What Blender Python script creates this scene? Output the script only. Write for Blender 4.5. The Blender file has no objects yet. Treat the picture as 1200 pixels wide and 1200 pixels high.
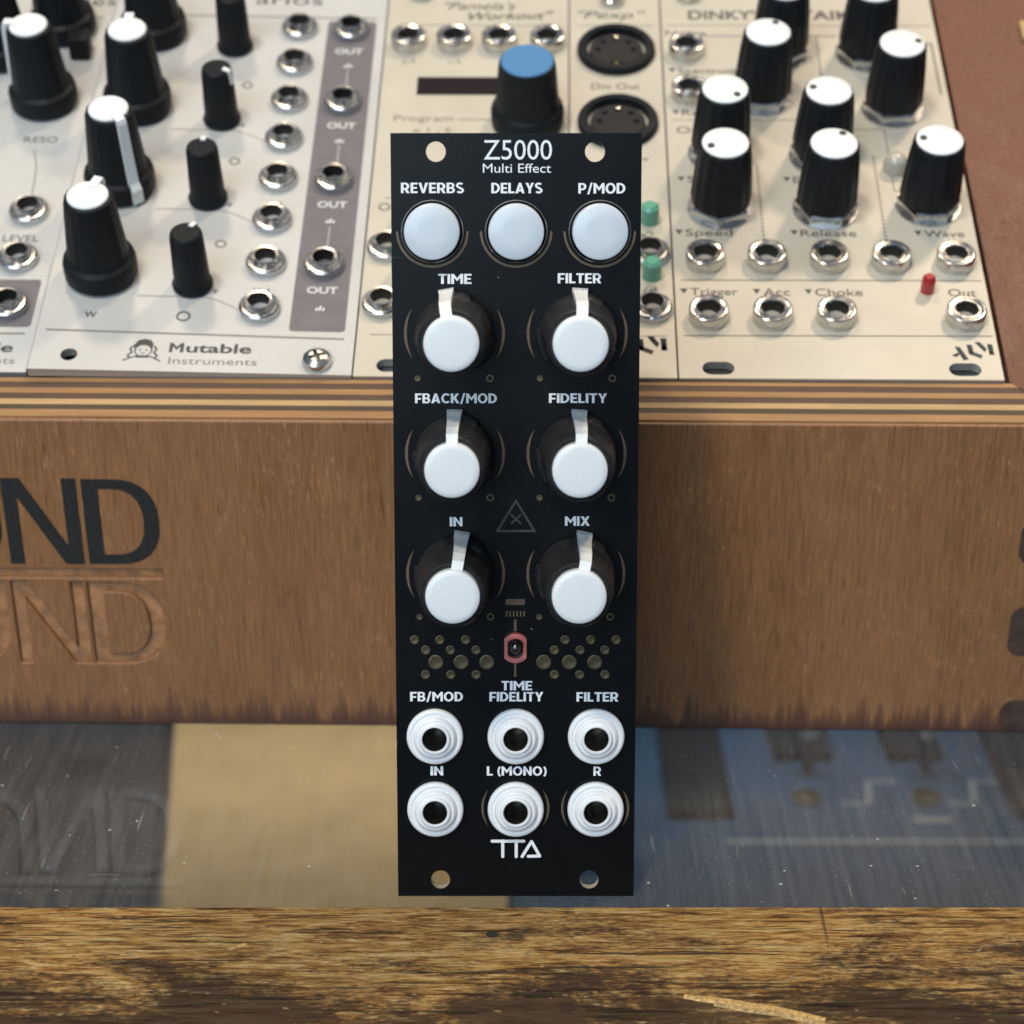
import bpy, bmesh, math, random
from mathutils import Matrix, Vector
random.seed(7)
S = 0.001                       # all numbers below are millimetres
R = math.radians
sc = bpy.context.scene
col = sc.collection

# ------------------------------------------------------------------ camera
cd = bpy.data.cameras.new('camera'); cam = bpy.data.objects.new('camera', cd); col.objects.link(cam)
cd.sensor_width = 36; cd.lens = 72.0; cd.clip_start = 0.01; cd.clip_end = 50
cam.location = (-0.00067, -0.30124, 0.19130)
cam.rotation_euler = (math.pi / 2 - 0.3804, 0.0, 0.0)
cd.dof.use_dof = True; cd.dof.focus_distance = 0.340; cd.dof.aperture_fstop = 22.0
sc.camera = cam

# ------------------------------------------------------------------ light
w = bpy.data.worlds.new('World'); sc.world = w; w.use_nodes = True
bg = w.node_tree.nodes['Background']
bg.inputs[0].default_value = (0.48, 0.60, 0.78, 1); bg.inputs[1].default_value = 0.28

def area(name, loc, target, size, power, colour, shape='DISK'):
    d = bpy.data.lights.new(name, 'AREA'); d.shape = shape; d.size = size
    d.energy = power; d.color = colour
    o = bpy.data.objects.new(name, d); col.objects.link(o)
    o.location = loc
    o.rotation_euler = (Vector(target) - Vector(loc)).to_track_quat('-Z', 'Y').to_euler()
    return o
area('ceiling_lamp', (0.40, 0.32, 1.05), (0, 0.08, 0.08), 0.11, 4.3, (1.0, 0.79, 0.55))
area('ceiling_lamp', (-0.20, 0.28, 1.15), (0, 0.08, 0.08), 0.11, 2.6, (1.0, 0.80, 0.57))
area('ceiling_lamp', (-0.30, -0.55, 1.20), (0, 0.02, 0.05), 0.16, 8.0, (1.0, 0.88, 0.72))
area('shop_window_light', (-0.9, -2.3, 1.35), (0, 0, 0.05), 1.9, 50.0, (0.68, 0.86, 1.0), 'SQUARE')
area('added_cabinet_fill', (0.0, 0.345, -0.015), (0.0, 0.335, -0.16), 0.012, 0.15, (1.0, 0.97, 1.0), 'DISK')  # added strip light, itself unseen, to brighten the goods under the glass
L = bpy.data.objects['added_cabinet_fill'].data; L.shape = 'RECTANGLE'; L.size = 0.36; L.size_y = 0.006; L.spread = R(90)

vs = sc.view_settings
vs.view_transform = 'Standard'; vs.look = 'None'; vs.exposure = 0.0; vs.gamma = 1.0
sc.cycles.max_bounces = 10; sc.cycles.transparent_max_bounces = 12
sc.cycles.use_denoising = True
sc.cycles.caustics_reflective = False; sc.cycles.caustics_refractive = False

# ------------------------------------------------------------------ materials
MATS = {}
def newmat(name):
    m = bpy.data.materials.new(name); m.use_nodes = True
    MATS[name] = m
    nt = m.node_tree
    return m, nt, nt.nodes['Principled BSDF']
def nd(nt, kind, **kw):
    n = nt.nodes.new(kind)
    for k, v in kw.items():
        if hasattr(n, k): setattr(n, k, v)
        else: n.inputs[k].default_value = v
    return n
def coords(nt, scale=(1, 1, 1), rot=(0, 0, 0)):
    tc = nt.nodes.new('ShaderNodeTexCoord'); mp = nt.nodes.new('ShaderNodeMapping')
    mp.inputs['Scale'].default_value = scale; mp.inputs['Rotation'].default_value = rot
    nt.links.new(tc.outputs['Object'], mp.inputs['Vector'])
    return mp.outputs['Vector']
def noise(nt, vec, scale=1000, detail=4, rough=0.55, dist=0.0):
    n = nt.nodes.new('ShaderNodeTexNoise')
    n.inputs['Scale'].default_value = scale; n.inputs['Detail'].default_value = detail
    n.inputs['Roughness'].default_value = rough; n.inputs['Distortion'].default_value = dist
    nt.links.new(vec, n.inputs['Vector']); return n.outputs['Fac']
def ramp(nt, fac, stops):
    r = nt.nodes.new('ShaderNodeValToRGB'); e = r.color_ramp.elements
    while len(e) < len(stops): e.new(0.5)
    for k, (p, c) in enumerate(stops):
        e[k].position = p; e[k].color = c if len(c) == 4 else (*c, 1)
    nt.links.new(fac, r.inputs['Fac']); return r.outputs['Color']
def mixc(nt, fac, a, b, mode='MIX'):
    m = nt.nodes.new('ShaderNodeMix'); m.data_type = 'RGBA'; m.blend_type = mode
    for sock, v in ((m.inputs[0], fac), (m.inputs[6], a), (m.inputs[7], b)):
        if hasattr(v, 'links') or hasattr(v, 'is_linked'): nt.links.new(v, sock)
        else: sock.default_value = v if not isinstance(v, tuple) else (v if len(v) == 4 else (*v, 1))
    return m.outputs[2]
def math_(nt, op, a, b=0.0, clamp=False):
    m = nt.nodes.new('ShaderNodeMath'); m.operation = op; m.use_clamp = clamp
    for k, v in enumerate((a, b)):
        if hasattr(v, 'is_linked'): nt.links.new(v, m.inputs[k])
        else: m.inputs[k].default_value = v
    return m.outputs[0]
def bump(nt, height, bsdf, strength=0.3, dist=0.0002):
    b = nt.nodes.new('ShaderNodeBump'); b.inputs['Strength'].default_value = strength
    b.inputs['Distance'].default_value = dist
    nt.links.new(height, b.inputs['Height']); nt.links.new(b.outputs['Normal'], bsdf.inputs['Normal'])
def W3(v): return (0.0, 0.0, 0.0, 1.0) if v == 0 else (v, v, v, 1.0)

def plain(name, base, rough=0.5, metal=0.0, var=0.0, vscale=400, bmp=0.0, bscale=2500, coat=0.0, spec=None, aniso=0.0):
    m, nt, b = newmat(name)
    b.inputs['Base Color'].default_value = (*base, 1); b.inputs['Roughness'].default_value = rough
    b.inputs['Metallic'].default_value = metal
    if coat: b.inputs['Coat Weight'].default_value = coat; b.inputs['Coat Roughness'].default_value = 0.15
    if spec is not None: b.inputs['Specular IOR Level'].default_value = spec
    if var or bmp:
        v = coords(nt)
        if var:
            n = noise(nt, v, vscale, 5, 0.6)
            c = ramp(nt, n, [(0.3, tuple(x * (1 - var) for x in base)), (0.7, tuple(min(1, x * (1 + var)) for x in base))])
            nt.links.new(c, b.inputs['Base Color'])
            rr = ramp(nt, noise(nt, v, vscale * 0.6, 3), [(0.3, W3(max(0.02, rough - 0.08))), (0.7, W3(min(1, rough + 0.1)))])
            nt.links.new(rr, b.inputs['Roughness'])
        if bmp: bump(nt, noise(nt, v, bscale, 3), b, bmp, 0.00008)
    return m

plain('white_cap', (0.84, 0.86, 0.86), 0.34, var=0.02, vscale=500)
plain('white_button', (0.67, 0.72, 0.77), 0.30, var=0.015, vscale=300)
plain('white_nylon', (0.90, 0.91, 0.92), 0.38, bmp=0.15, bscale=900)
plain('knob_rubber', (0.017, 0.017, 0.018), 0.52, var=0.3, vscale=700, bmp=0.35, bscale=4000, spec=0.35)
plain('knob_plastic', (0.012, 0.014, 0.016), 0.46, var=0.15, vscale=500, spec=0.14)
plain('knob_fluted', (0.012, 0.014, 0.017), 0.46, var=0.15, vscale=500, spec=0.16)
plain('chrome', (0.62, 0.61, 0.585), 0.20, 1.0, var=0.05, vscale=800)
plain('nickel', (0.58, 0.585, 0.59), 0.28, 1.0, var=0.08, vscale=900)
plain('dark_socket', (0.10, 0.09, 0.075), 0.30, 0.85)
plain('black_socket', (0.012, 0.011, 0.010), 0.5)
plain('brass', (0.65, 0.45, 0.20), 0.3, 1.0)
plain('copper_pad', (0.125, 0.100, 0.055), 0.36, 0.75, var=0.25, vscale=1500)
plain('copper_line', (0.15, 0.105, 0.062), 0.45, 0.4, var=0.2, vscale=1500)
plain('dark_print', (0.030, 0.034, 0.034), 0.5)
plain('white_print', (0.93, 0.94, 0.95), 0.55)
plain('grey_print', (0.060, 0.060, 0.058), 0.6)
plain('soft_print', (0.20, 0.19, 0.17), 0.6)
plain('pale_print', (0.70, 0.70, 0.68), 0.6)
plain('mark_grey', (0.22, 0.22, 0.21), 0.9, spec=0.05)
plain('purple_grey', (0.155, 0.145, 0.160), 0.5, var=0.08, vscale=300)
plain('fr4_edge', (0.52, 0.46, 0.36), 0.6, var=0.15, vscale=1500)
plain('board_green', (0.02, 0.03, 0.035), 0.4)
plain('switch_pink', (0.56, 0.17, 0.16), 0.35, 0.1, var=0.1, vscale=900)
plain('dark_chrome', (0.10, 0.10, 0.105), 0.10, 0.9)
plain('gloss_black', (0.008, 0.008, 0.009), 0.12)
plain('blue_cap', (0.060, 0.215, 0.440), 0.55, bmp=0.1)
plain('green_lens', (0.13, 0.40, 0.28), 0.25, coat=0.4)
plain('clear_lens', (0.50, 0.47, 0.40), 0.15, coat=0.6)
plain('red_lens', (0.42, 0.015, 0.02), 0.22, coat=0.5)
plain('display_glass', (0.022, 0.012, 0.012), 0.16)
plain('rail_dark', (0.10, 0.105, 0.11), 0.45, 0.7)
plain('case_inside', (0.03, 0.028, 0.027), 0.8)
plain('finger_wood', (0.075, 0.042, 0.030), 0.55, var=0.35, vscale=450, bmp=0.3, bscale=2500)
plain('groove_wood', (0.44, 0.195, 0.075), 0.24, var=0.4, vscale=350, bmp=0.8, bscale=700, coat=0.5)
plain('ink_black', (0.020, 0.020, 0.019), 0.55, var=0.3, vscale=900, bmp=0.35, bscale=3500)
plain('din_grey', (0.030, 0.028, 0.028), 0.6, spec=0.15)
plain('label_gold', (0.45, 0.29, 0.125), 0.95, spec=0.05, var=0.12, vscale=60)
plain('device_blue', (0.032, 0.060, 0.105), 0.9, spec=0.05, var=0.15, vscale=60)
plain('device_black', (0.015, 0.016, 0.018), 0.8, spec=0.1)
plain('shelf_grey', (0.10, 0.10, 0.105), 0.9, spec=0.05, var=0.15, vscale=50)

def panel_paint(name, base, dirt):
    m, nt, b = newmat(name)
    v = coords(nt)
    n1 = noise(nt, v, 45, 5, 0.6); n2 = noise(nt, v, 2600, 2, 0.5); n3 = noise(nt, v, 260, 3, 0.7)
    c = ramp(nt, n1, [(0.32, tuple(x * 0.90 for x in base)), (0.68, tuple(min(0.95, x * 1.05) for x in base))])
    sp = ramp(nt, n3, [(0.235, W3(1)), (0.275, W3(0))])
    c = mixc(nt, math_(nt, 'MULTIPLY', sp, 0.55), c, dirt)
    nt.links.new(c, b.inputs['Base Color'])
    b.inputs['Roughness'].default_value = 0.46; b.inputs['Metallic'].default_value = 0.10
    bump(nt, n2, b, 0.10, 0.00005)
    return m
panel_paint('paint_grey_white', (0.57, 0.57, 0.555), (0.40, 0.33, 0.25))
panel_paint('paint_cream', (0.585, 0.54, 0.45), (0.42, 0.33, 0.22))
plain('panel_edge', (0.62, 0.60, 0.56), 0.35, 0.6)

# black solder mask panel with dust specks and faint scuffs
m, nt, b = newmat('solder_mask')
v = coords(nt)
vo = nt.nodes.new('ShaderNodeTexVoronoi'); vo.inputs['Scale'].default_value = 330
nt.links.new(v, vo.inputs['Vector'])
spk = math_(nt, 'LESS_THAN', vo.outputs['Distance'], 0.045)
keep = math_(nt, 'GREATER_THAN', noise(nt, v, 300, 1), 0.60)
dust = math_(nt, 'MULTIPLY', spk, keep)
sv = coords(nt, (60, 900, 60), (0, 0, R(38)))
scu = ramp(nt, noise(nt, sv, 1.0, 2, 0.5), [(0.70, W3(0)), (0.74, W3(1))])
scu = math_(nt, 'MULTIPLY', scu, math_(nt, 'GREATER_THAN', noise(nt, v, 75, 2), 0.62))
fac = math_(nt, 'ADD', math_(nt, 'MULTIPLY', dust, 0.35), math_(nt, 'MULTIPLY', scu, 0.05))
nt.links.new(mixc(nt, fac, (0.0030, 0.0034, 0.0042), (0.55, 0.56, 0.55)), b.inputs['Base Color'])
nt.links.new(ramp(nt, noise(nt, v, 90, 4, 0.6), [(0.3, W3(0.24)), (0.7, W3(0.34))]), b.inputs['Roughness'])
b.inputs['Specular IOR Level'].default_value = 0.20
bump(nt, noise(nt, v, 900, 3), b, 0.04, 0.00005)

# reddish brown veneer, grain running up (local Y)
def veneer(name, c_dark, c_mid, c_light, along='Y', fringe=True, rough=0.5):
    m, nt, b = newmat(name)
    k = {'Y': (1, 0.045, 1), 'X': (0.045, 1, 1), 'Z': (1, 1, 0.045)}[along]
    def sv(s): return coords(nt, tuple(s * x for x in k), (0, 0, R(1.5)))
    big = noise(nt, coords(nt, tuple(24 * x for x in (1, 0.35, 1))), 1.0, 4, 0.6, 0.6)
    mid = noise(nt, sv(260), 1.0, 5, 0.65, 0.3)
    fine = noise(nt, sv(2300), 1.0, 4, 0.65)
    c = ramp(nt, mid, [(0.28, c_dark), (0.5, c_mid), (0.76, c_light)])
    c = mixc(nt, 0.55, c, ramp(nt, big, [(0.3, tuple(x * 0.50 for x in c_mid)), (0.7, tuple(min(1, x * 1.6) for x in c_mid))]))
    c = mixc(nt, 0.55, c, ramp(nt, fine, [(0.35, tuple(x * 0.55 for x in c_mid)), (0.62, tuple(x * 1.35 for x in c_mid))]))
    # pale open pores, short vertical dashes
    pv = coords(nt, {'Y': (3000, 300, 3000), 'X': (155, 1700, 1700), 'Z': (1700, 1700, 155)}[along], (0, 0, R(2)))
    por = ramp(nt, noise(nt, pv, 1.0, 2, 0.5), [(0.615, W3(0)), (0.66, W3(1))])
    clump = ramp(nt, noise(nt, coords(nt, (60, 30, 60)), 1.0, 3), [(0.40, W3(0.1)), (0.65, W3(1))])
    por = math_(nt, 'MULTIPLY', por, clump)
    c = mixc(nt, math_(nt, 'MULTIPLY', por, 0.36), c, tuple(min(1, x * 2.1) for x in c_light))
    dk = ramp(nt, noise(nt, coords(nt, {'Y': (1300, 110, 1300), 'X': (110, 1300, 1300), 'Z': (1300, 1300, 110)}[along]), 1.0, 2), [(0.28, W3(1)), (0.34, W3(0))])
    c = mixc(nt, math_(nt, 'MULTIPLY', dk, 0.5), c, tuple(x * 0.35 for x in c_dark))
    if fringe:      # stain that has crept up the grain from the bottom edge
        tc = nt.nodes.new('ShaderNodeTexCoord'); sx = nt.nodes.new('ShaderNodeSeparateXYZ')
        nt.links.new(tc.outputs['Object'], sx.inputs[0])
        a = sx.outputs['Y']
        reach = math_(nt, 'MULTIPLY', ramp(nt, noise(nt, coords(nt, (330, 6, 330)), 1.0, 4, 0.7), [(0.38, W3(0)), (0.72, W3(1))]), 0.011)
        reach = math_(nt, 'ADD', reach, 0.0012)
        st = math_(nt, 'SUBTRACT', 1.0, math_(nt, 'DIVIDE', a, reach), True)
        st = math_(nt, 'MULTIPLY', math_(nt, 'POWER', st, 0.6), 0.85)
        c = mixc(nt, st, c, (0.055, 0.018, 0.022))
        sv2 = coords(nt, (420, 20, 420), (0, 0, R(10)))
        scr = ramp(nt, noise(nt, sv2, 1.0, 1), [(0.765, W3(0)), (0.785, W3(1))])
        scr = math_(nt, 'MULTIPLY', scr, math_(nt, 'GREATER_THAN', noise(nt, coords(nt, (28, 28, 28)), 1.0, 1), 0.60))
        c = mixc(nt, math_(nt, 'MULTIPLY', scr, 0.45), c, (0.50, 0.38, 0.27))
    nt.links.new(c, b.inputs['Base Color'])
    nt.links.new(ramp(nt, mid, [(0.3, W3(rough - 0.06)), (0.7, W3(rough + 0.1))]), b.inputs['Roughness'])
    hgt = math_(nt, 'SUBTRACT', math_(nt, 'ADD', math_(nt, 'MULTIPLY', fine, 0.6), mid), math_(nt, 'MULTIPLY', dk, 0.8))
    bump(nt, hgt, b, 0.35, 0.00012)
    return m
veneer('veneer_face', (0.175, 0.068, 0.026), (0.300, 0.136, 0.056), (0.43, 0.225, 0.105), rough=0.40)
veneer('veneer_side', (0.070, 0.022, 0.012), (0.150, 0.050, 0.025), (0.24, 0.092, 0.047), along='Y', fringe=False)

def ply(name, base, grain_x, contrast):
    m, nt, b = newmat(name)
    k = (30, 900, 900) if grain_x else (1500, 1500, 1500)
    n = noise(nt, coords(nt, k), 1.0, 4, 0.65)
    n2 = noise(nt, coords(nt, (60, 300, 300)), 1.0, 3)
    c = ramp(nt, n, [(0.25, tuple(x * (1 - contrast) for x in base)), (0.7, tuple(min(1, x * (1 + contrast * 0.6)) for x in base))])
    c = mixc(nt, 0.5, c, ramp(nt, n2, [(0.3, tuple(x * 0.7 for x in base)), (0.7, tuple(min(1, x * 1.2) for x in base))]))
    nt.links.new(c, b.inputs['Base Color']); b.inputs['Roughness'].default_value = 0.62
    bump(nt, n, b, 0.35, 0.00012)
ply('ply_tan', (0.38, 0.20, 0.082), True, 0.35)
ply('ply_cream', (0.52, 0.335, 0.155), True, 0.25)
ply('ply_brown', (0.095, 0.052, 0.033), False, 0.45)
ply('ply_dark', (0.075, 0.048, 0.028), False, 0.6)
ply('ply_rose', (0.21, 0.125, 0.115), True, 0.3)

# weathered counter rail: worn dark varnish over golden wood, grain along X
m, nt, b = newmat('weathered_wood')
g1 = noise(nt, coords(nt, (150, 1150, 1150), (0, 0, R(1.2))), 1.0, 6, 0.75, 0.5)
g2 = noise(nt, coords(nt, (480, 2600, 2600), (0, 0, R(-3))), 1.0, 5, 0.75, 0.4)
g3 = noise(nt, coords(nt, (26, 75, 75)), 1.0, 6, 0.7, 0.8)
gr = noise(nt, coords(nt, (900, 1500, 1500)), 1.0, 3, 0.7)
gold = ramp(nt, g1, [(0.34, (0.11, 0.042, 0.011)), (0.44, (0.46, 0.215, 0.052)), (0.52, (0.80, 0.46, 0.135)), (0.62, (0.95, 0.70, 0.32))])
tc = nt.nodes.new('ShaderNodeTexCoord'); sx = nt.nodes.new('ShaderNodeSeparateXYZ'); nt.links.new(tc.outputs['Object'], sx.inputs[0])
dist = math_(nt, 'MULTIPLY', math_(nt, 'ADD', sx.outputs['Y'], 0.0175), -15.0)   # varnish survives best away from the rubbed glass edge
wear = math_(nt, 'ADD', math_(nt, 'ADD', math_(nt, 'MULTIPLY', g3, 1.9), math_(nt, 'MULTIPLY', g2, 0.9)), math_(nt, 'MULTIPLY', gr, 0.5))
wear = math_(nt, 'ADD', wear, dist)
wm = ramp(nt, math_(nt, 'MULTIPLY', wear, 0.5), [(0.80, W3(0)), (0.93, W3(1))])
c = mixc(nt, math_(nt, 'MULTIPLY', wm, 0.90), gold, (0.050, 0.028, 0.016))
crk = ramp(nt, noise(nt, coords(nt, (42, 1100, 1100), (0, 0, R(2))), 1.0, 4, 0.65, 0.5), [(0.37, W3(1)), (0.415, W3(0))])
c = mixc(nt, math_(nt, 'MULTIPLY', crk, 0.8), c, (0.026, 0.014, 0.008))
xs = ramp(nt, noise(nt, coords(nt, (150, 14, 14), (0, 0, R(-9))), 1.0, 3), [(0.29, W3(1)), (0.325, W3(0))])
c = mixc(nt, math_(nt, 'MULTIPLY', xs, 0.7), c, (0.022, 0.013, 0.009))
chips = ramp(nt, noise(nt, coords(nt, (420, 900, 900), (0, 0, R(15))), 1.0, 1), [(0.735, W3(0)), (0.76, W3(1))])
c = mixc(nt, math_(nt, 'MULTIPLY', chips, 0.7), c, (0.75, 0.55, 0.28))
nt.links.new(c, b.inputs['Base Color'])
nt.links.new(ramp(nt, wm, [(0.0, W3(0.50)), (1.0, W3(0.34))]), b.inputs['Roughness'])
h = math_(nt, 'ADD', math_(nt, 'MULTIPLY', g1, 0.9), math_(nt, 'ADD', math_(nt, 'MULTIPLY', g2, 0.9), math_(nt, 'MULTIPLY', gr, 0.4)))
h = math_(nt, 'SUBTRACT', h, math_(nt, 'MULTIPLY', crk, 0.8))
bump(nt, h, b, 1.0, 0.0011)
plain('raw_splinter', (0.50, 0.32, 0.12), 0.6, var=0.6, vscale=1600, bmp=1.0, bscale=2200)

# counter glass: clear sheet with Fresnel reflection, dust and scratches
m, nt, b = newmat('counter_glass')
nt.nodes.remove(b)
out = nt.nodes['Material Output']
tr = nt.nodes.new('ShaderNodeBsdfTransparent'); tr.inputs[0].default_value = (0.90, 0.94, 0.95, 1)
gl = nt.nodes.new('ShaderNodeBsdfGlossy'); gl.inputs['Roughness'].default_value = 0.035
df = nt.nodes.new('ShaderNodeBsdfDiffuse')
df.inputs[0].default_value = (0.72, 0.74, 0.75, 1)
fr = nt.nodes.new('ShaderNodeFresnel'); fr.inputs['IOR'].default_value = 1.95
m1 = nt.nodes.new('ShaderNodeMixShader'); m2 = nt.nodes.new('ShaderNodeMixShader')
nt.links.new(fr.outputs[0], m1.inputs[0]); nt.links.new(tr.outputs[0], m1.inputs[1]); nt.links.new(gl.outputs[0], m1.inputs[2])
v = coords(nt)
vo = nt.nodes.new('ShaderNodeTexVoronoi'); vo.inputs['Scale'].default_value = 250; nt.links.new(v, vo.inputs['Vector'])
sp1 = math_(nt, 'MULTIPLY', math_(nt, 'LESS_THAN', vo.outputs['Distance'], 0.07), math_(nt, 'GREATER_THAN', noise(nt, v, 230, 1), 0.53))
vo2 = nt.nodes.new('ShaderNodeTexVoronoi'); vo2.inputs['Scale'].default_value = 900; nt.links.new(v, vo2.inputs['Vector'])
sp2 = math_(nt, 'MULTIPLY', math_(nt, 'LESS_THAN', vo2.outputs['Distance'], 0.11), math_(nt, 'GREATER_THAN', noise(nt, v, 90, 2), 0.48))
s1 = ramp(nt, noise(nt, coords(nt, (900, 60, 1), (0, 0, R(-14))), 1.0, 1), [(0.73, W3(0)), (0.76, W3(1))])
s2 = ramp(nt, noise(nt, coords(nt, (80, 1100, 1), (0, 0, R(25))), 1.0, 1), [(0.75, W3(0)), (0.78, W3(1))])
haze_n = ramp(nt, noise(nt, coords(nt, (500, 20, 1)), 1.0, 4, 0.7), [(0.3, W3(0.03)), (0.75, W3(0.10))])
d = math_(nt, 'ADD', math_(nt, 'MULTIPLY', sp1, 0.55), math_(nt, 'MULTIPLY', sp2, 0.25))
d = math_(nt, 'ADD', d, math_(nt, 'MULTIPLY', math_(nt, 'ADD', s1, s2), 0.14))
d = math_(nt, 'ADD', d, haze_n, True)
nt.links.new(d, m2.inputs[0]); nt.links.new(m1.outputs[0], m2.inputs[1]); nt.links.new(df.outputs[0], m2.inputs[2])
nt.links.new(m2.outputs[0], out.inputs['Surface'])

m, nt, b = newmat('clear_glass')
nt.nodes.remove(b); tr = nt.nodes.new('ShaderNodeBsdfTransparent'); tr.inputs[0].default_value = (0.88, 0.95, 0.93, 1)
nt.links.new(tr.outputs[0], nt.nodes['Material Output'].inputs['Surface'])

# ------------------------------------------------------------------ mesh helpers (mm in, m out)
def link(o, parent=None, loc=None, rot=None):
    col.objects.link(o)
    if parent is not None: o.parent = parent
    if loc is not None: o.location = tuple(x * S for x in loc)
    if rot is not None: o.rotation_euler = rot
    return o
def setm(me, mats):
    for x in (mats if isinstance(mats, (list, tuple)) else [mats]): me.materials.append(MATS[x])
def obj(name, verts, faces, mat, parent=None, loc=None, rot=None, smooth=None, midx=None):
    me = bpy.data.meshes.new(name)
    me.from_pydata([(x * S, y * S, z * S) for x, y, z in verts], [], faces)
    setm(me, mat)
    if midx: me.polygons.foreach_set('material_index', midx)
    bm = bmesh.new(); bm.from_mesh(me); bmesh.ops.recalc_face_normals(bm, faces=bm.faces); bm.to_mesh(me); bm.free()
    if smooth is not None:
        me.polygons.foreach_set('use_smooth', [True] * len(me.polygons)); me.set_sharp_from_angle(angle=R(smooth))
    me.update()
    return link(bpy.data.objects.new(name, me), parent, loc, rot)
def dup(o, parent, loc, rot=None):
    c = o.copy(); link(c, parent, loc, rot); c.parent = parent
    for ch in o.children:
        g = ch.copy(); col.objects.link(g); g.parent = c
    return c
def empty(name, loc=(0, 0, 0), mat=None):
    o = bpy.data.objects.new(name, None); col.objects.link(o); o.empty_display_size = 0.01
    if mat is not None: o.matrix_world = mat
    else: o.location = tuple(x * S for x in loc)
    return o
def tag(o, label, cat=None, group=None, kind=None):
    if label: o['label'] = label
    if cat: o['category'] = cat
    if group: o['group'] = group
    if kind: o['kind'] = kind
    return o
def box(name, x0, x1, y0, y1, z0, z1, mat, parent=None, bev=0.0, loc=None, rot=None, seg=2):
    bm = bmesh.new()
    vs_ = [bm.verts.new((x * S, y * S, z * S)) for z in (z0, z1) for y in (y0, y1) for x in (x0, x1)]
    for f in ((0, 2, 3, 1), (4, 5, 7, 6), (0, 1, 5, 4), (2, 6, 7, 3), (0, 4, 6, 2), (1, 3, 7, 5)): bm.faces.new([vs_[i] for i in f])
    if bev: bmesh.ops.bevel(bm, geom=bm.edges[:], offset=bev * S, segments=seg, profile=0.5, affect='EDGES')
    bmesh.ops.recalc_face_normals(bm, faces=bm.faces)
    me = bpy.data.meshes.new(name); bm.to_mesh(me); bm.free(); setm(me, mat)
    if bev:
        me.polygons.foreach_set('use_smooth', [True] * len(me.polygons)); me.set_sharp_from_angle(angle=R(40))
    return link(bpy.data.objects.new(name, me), parent, loc, rot)
def lathe(name, prof, mat, parent=None, loc=None, rot=None, seg=40, cap=True, rf=None, smooth=35, sy=1.0, bottom=False):
    """prof: (radius, z) from bottom to top; rf(angle, k) scales the radius of ring k"""
    V = []; F = []
    n = len(prof)
    for k, (r, z) in enumerate(prof):
        for i in range(seg):
            a = 2 * math.pi * i / seg; q = r * (rf(a, k) if rf else 1.0)
            V.append((q * math.cos(a), q * math.sin(a) * sy, z))
    for k in range(n - 1):
        for i in range(seg):
            j = (i + 1) % seg
            F.append((k * seg + i, k * seg + j, (k + 1) * seg + j, (k + 1) * seg + i))
    if cap: F.append(tuple((n - 1) * seg + i for i in range(seg)))
    if bottom: F.append(tuple(i for i in reversed(range(seg))))
    return obj(name, V, F, mat, parent, loc, rot, smooth)
def curve_mesh(loops, extrude, bevel=0.0):
    cu = bpy.data.curves.new('outline', 'CURVE'); cu.dimensions = '2D'; cu.fill_mode = 'BOTH'
    cu.extrude = extrude; cu.bevel_depth = bevel; cu.bevel_resolution = 1; cu.offset = -bevel
    for lp in loops:
        s = cu.splines.new('POLY'); s.points.add(len(lp) - 1)
        for p, (x, y) in zip(s.points, lp): p.co = (x, y, 0, 1)
        s.use_cyclic_u = True
    o = bpy.data.objects.new('outline', cu)
    me = bpy.data.meshes.new_from_object(o)
    bpy.data.objects.remove(o); bpy.data.curves.remove(cu)
    return me
def plate(name, loops, z0, z1, mat, parent=None, edge=None, bevel=0.0, loc=None, rot=None):
    """flat sheet from outline loops (first outer, the rest holes), from z0 to z1"""
    me = curve_mesh(loops, max(1e-4, (z1 - z0) / 2 - bevel), bevel); me.name = name
    zc = (z0 + z1) / 2
    for vv in me.vertices: vv.co = (vv.co.x * S, vv.co.y * S, (vv.co.z + zc) * S)
    me.materials.clear(); setm(me, [mat] + ([edge] if edge else []))
    bm = bmesh.new(); bm.from_mesh(me); bmesh.ops.remove_doubles(bm, verts=bm.verts, dist=1e-7); bm.normal_update()
    for f in bm.faces:
        f.smooth = False
        f.material_index = 1 if (edge and abs(f.normal.z) < 0.5) else 0
    bm.to_mesh(me); bm.free()
    return link(bpy.data.objects.new(name, me), parent, loc, rot)
def circ(cx, cy, r, n=32, a0=0.0, a1=2 * math.pi, sy=1.0):
    return [(cx + r * math.cos(a0 + (a1 - a0) * i / n), cy + sy * r * math.sin(a0 + (a1 - a0) * i / n)) for i in range(n)]
def rrect(x0, x1, y0, y1, r, n=6):
    P = []
    for cx, cy, a in ((x1 - r, y0 + r, -90), (x1 - r, y1 - r, 0), (x0 + r, y1 - r, 90), (x0 + r, y0 + r, 180)):
        P += [(cx + r * math.cos(R(a + 90 * i / n)), cy + r * math.sin(R(a + 90 * i / n))) for i in range(n + 1)]
    return P
def rect(x0, x1, y0, y1): return [(x0, y0), (x1, y0), (x1, y1), (x0, y1)]
def slot(cx, cy, hw, r): return rrect(cx - hw, cx + hw, cy - r, cy + r, r - 0.01)
def crescent(cx, cy, rad, a0, a1, wmax, n=20):
    outer = []; inner = []
    for i in range(n + 1):
        t = i / n; a = R(a0 + (a1 - a0) * t); wd = wmax * max(0.10, math.sin(math.pi * t) ** 0.8)
        outer.append((cx + (rad + wd / 2) * math.cos(a), cy + (rad + wd / 2) * math.sin(a)))
        inner.append((cx + (rad - wd / 2) * math.cos(a), cy + (rad - wd / 2) * math.sin(a)))
    return outer + inner[::-1]
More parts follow.
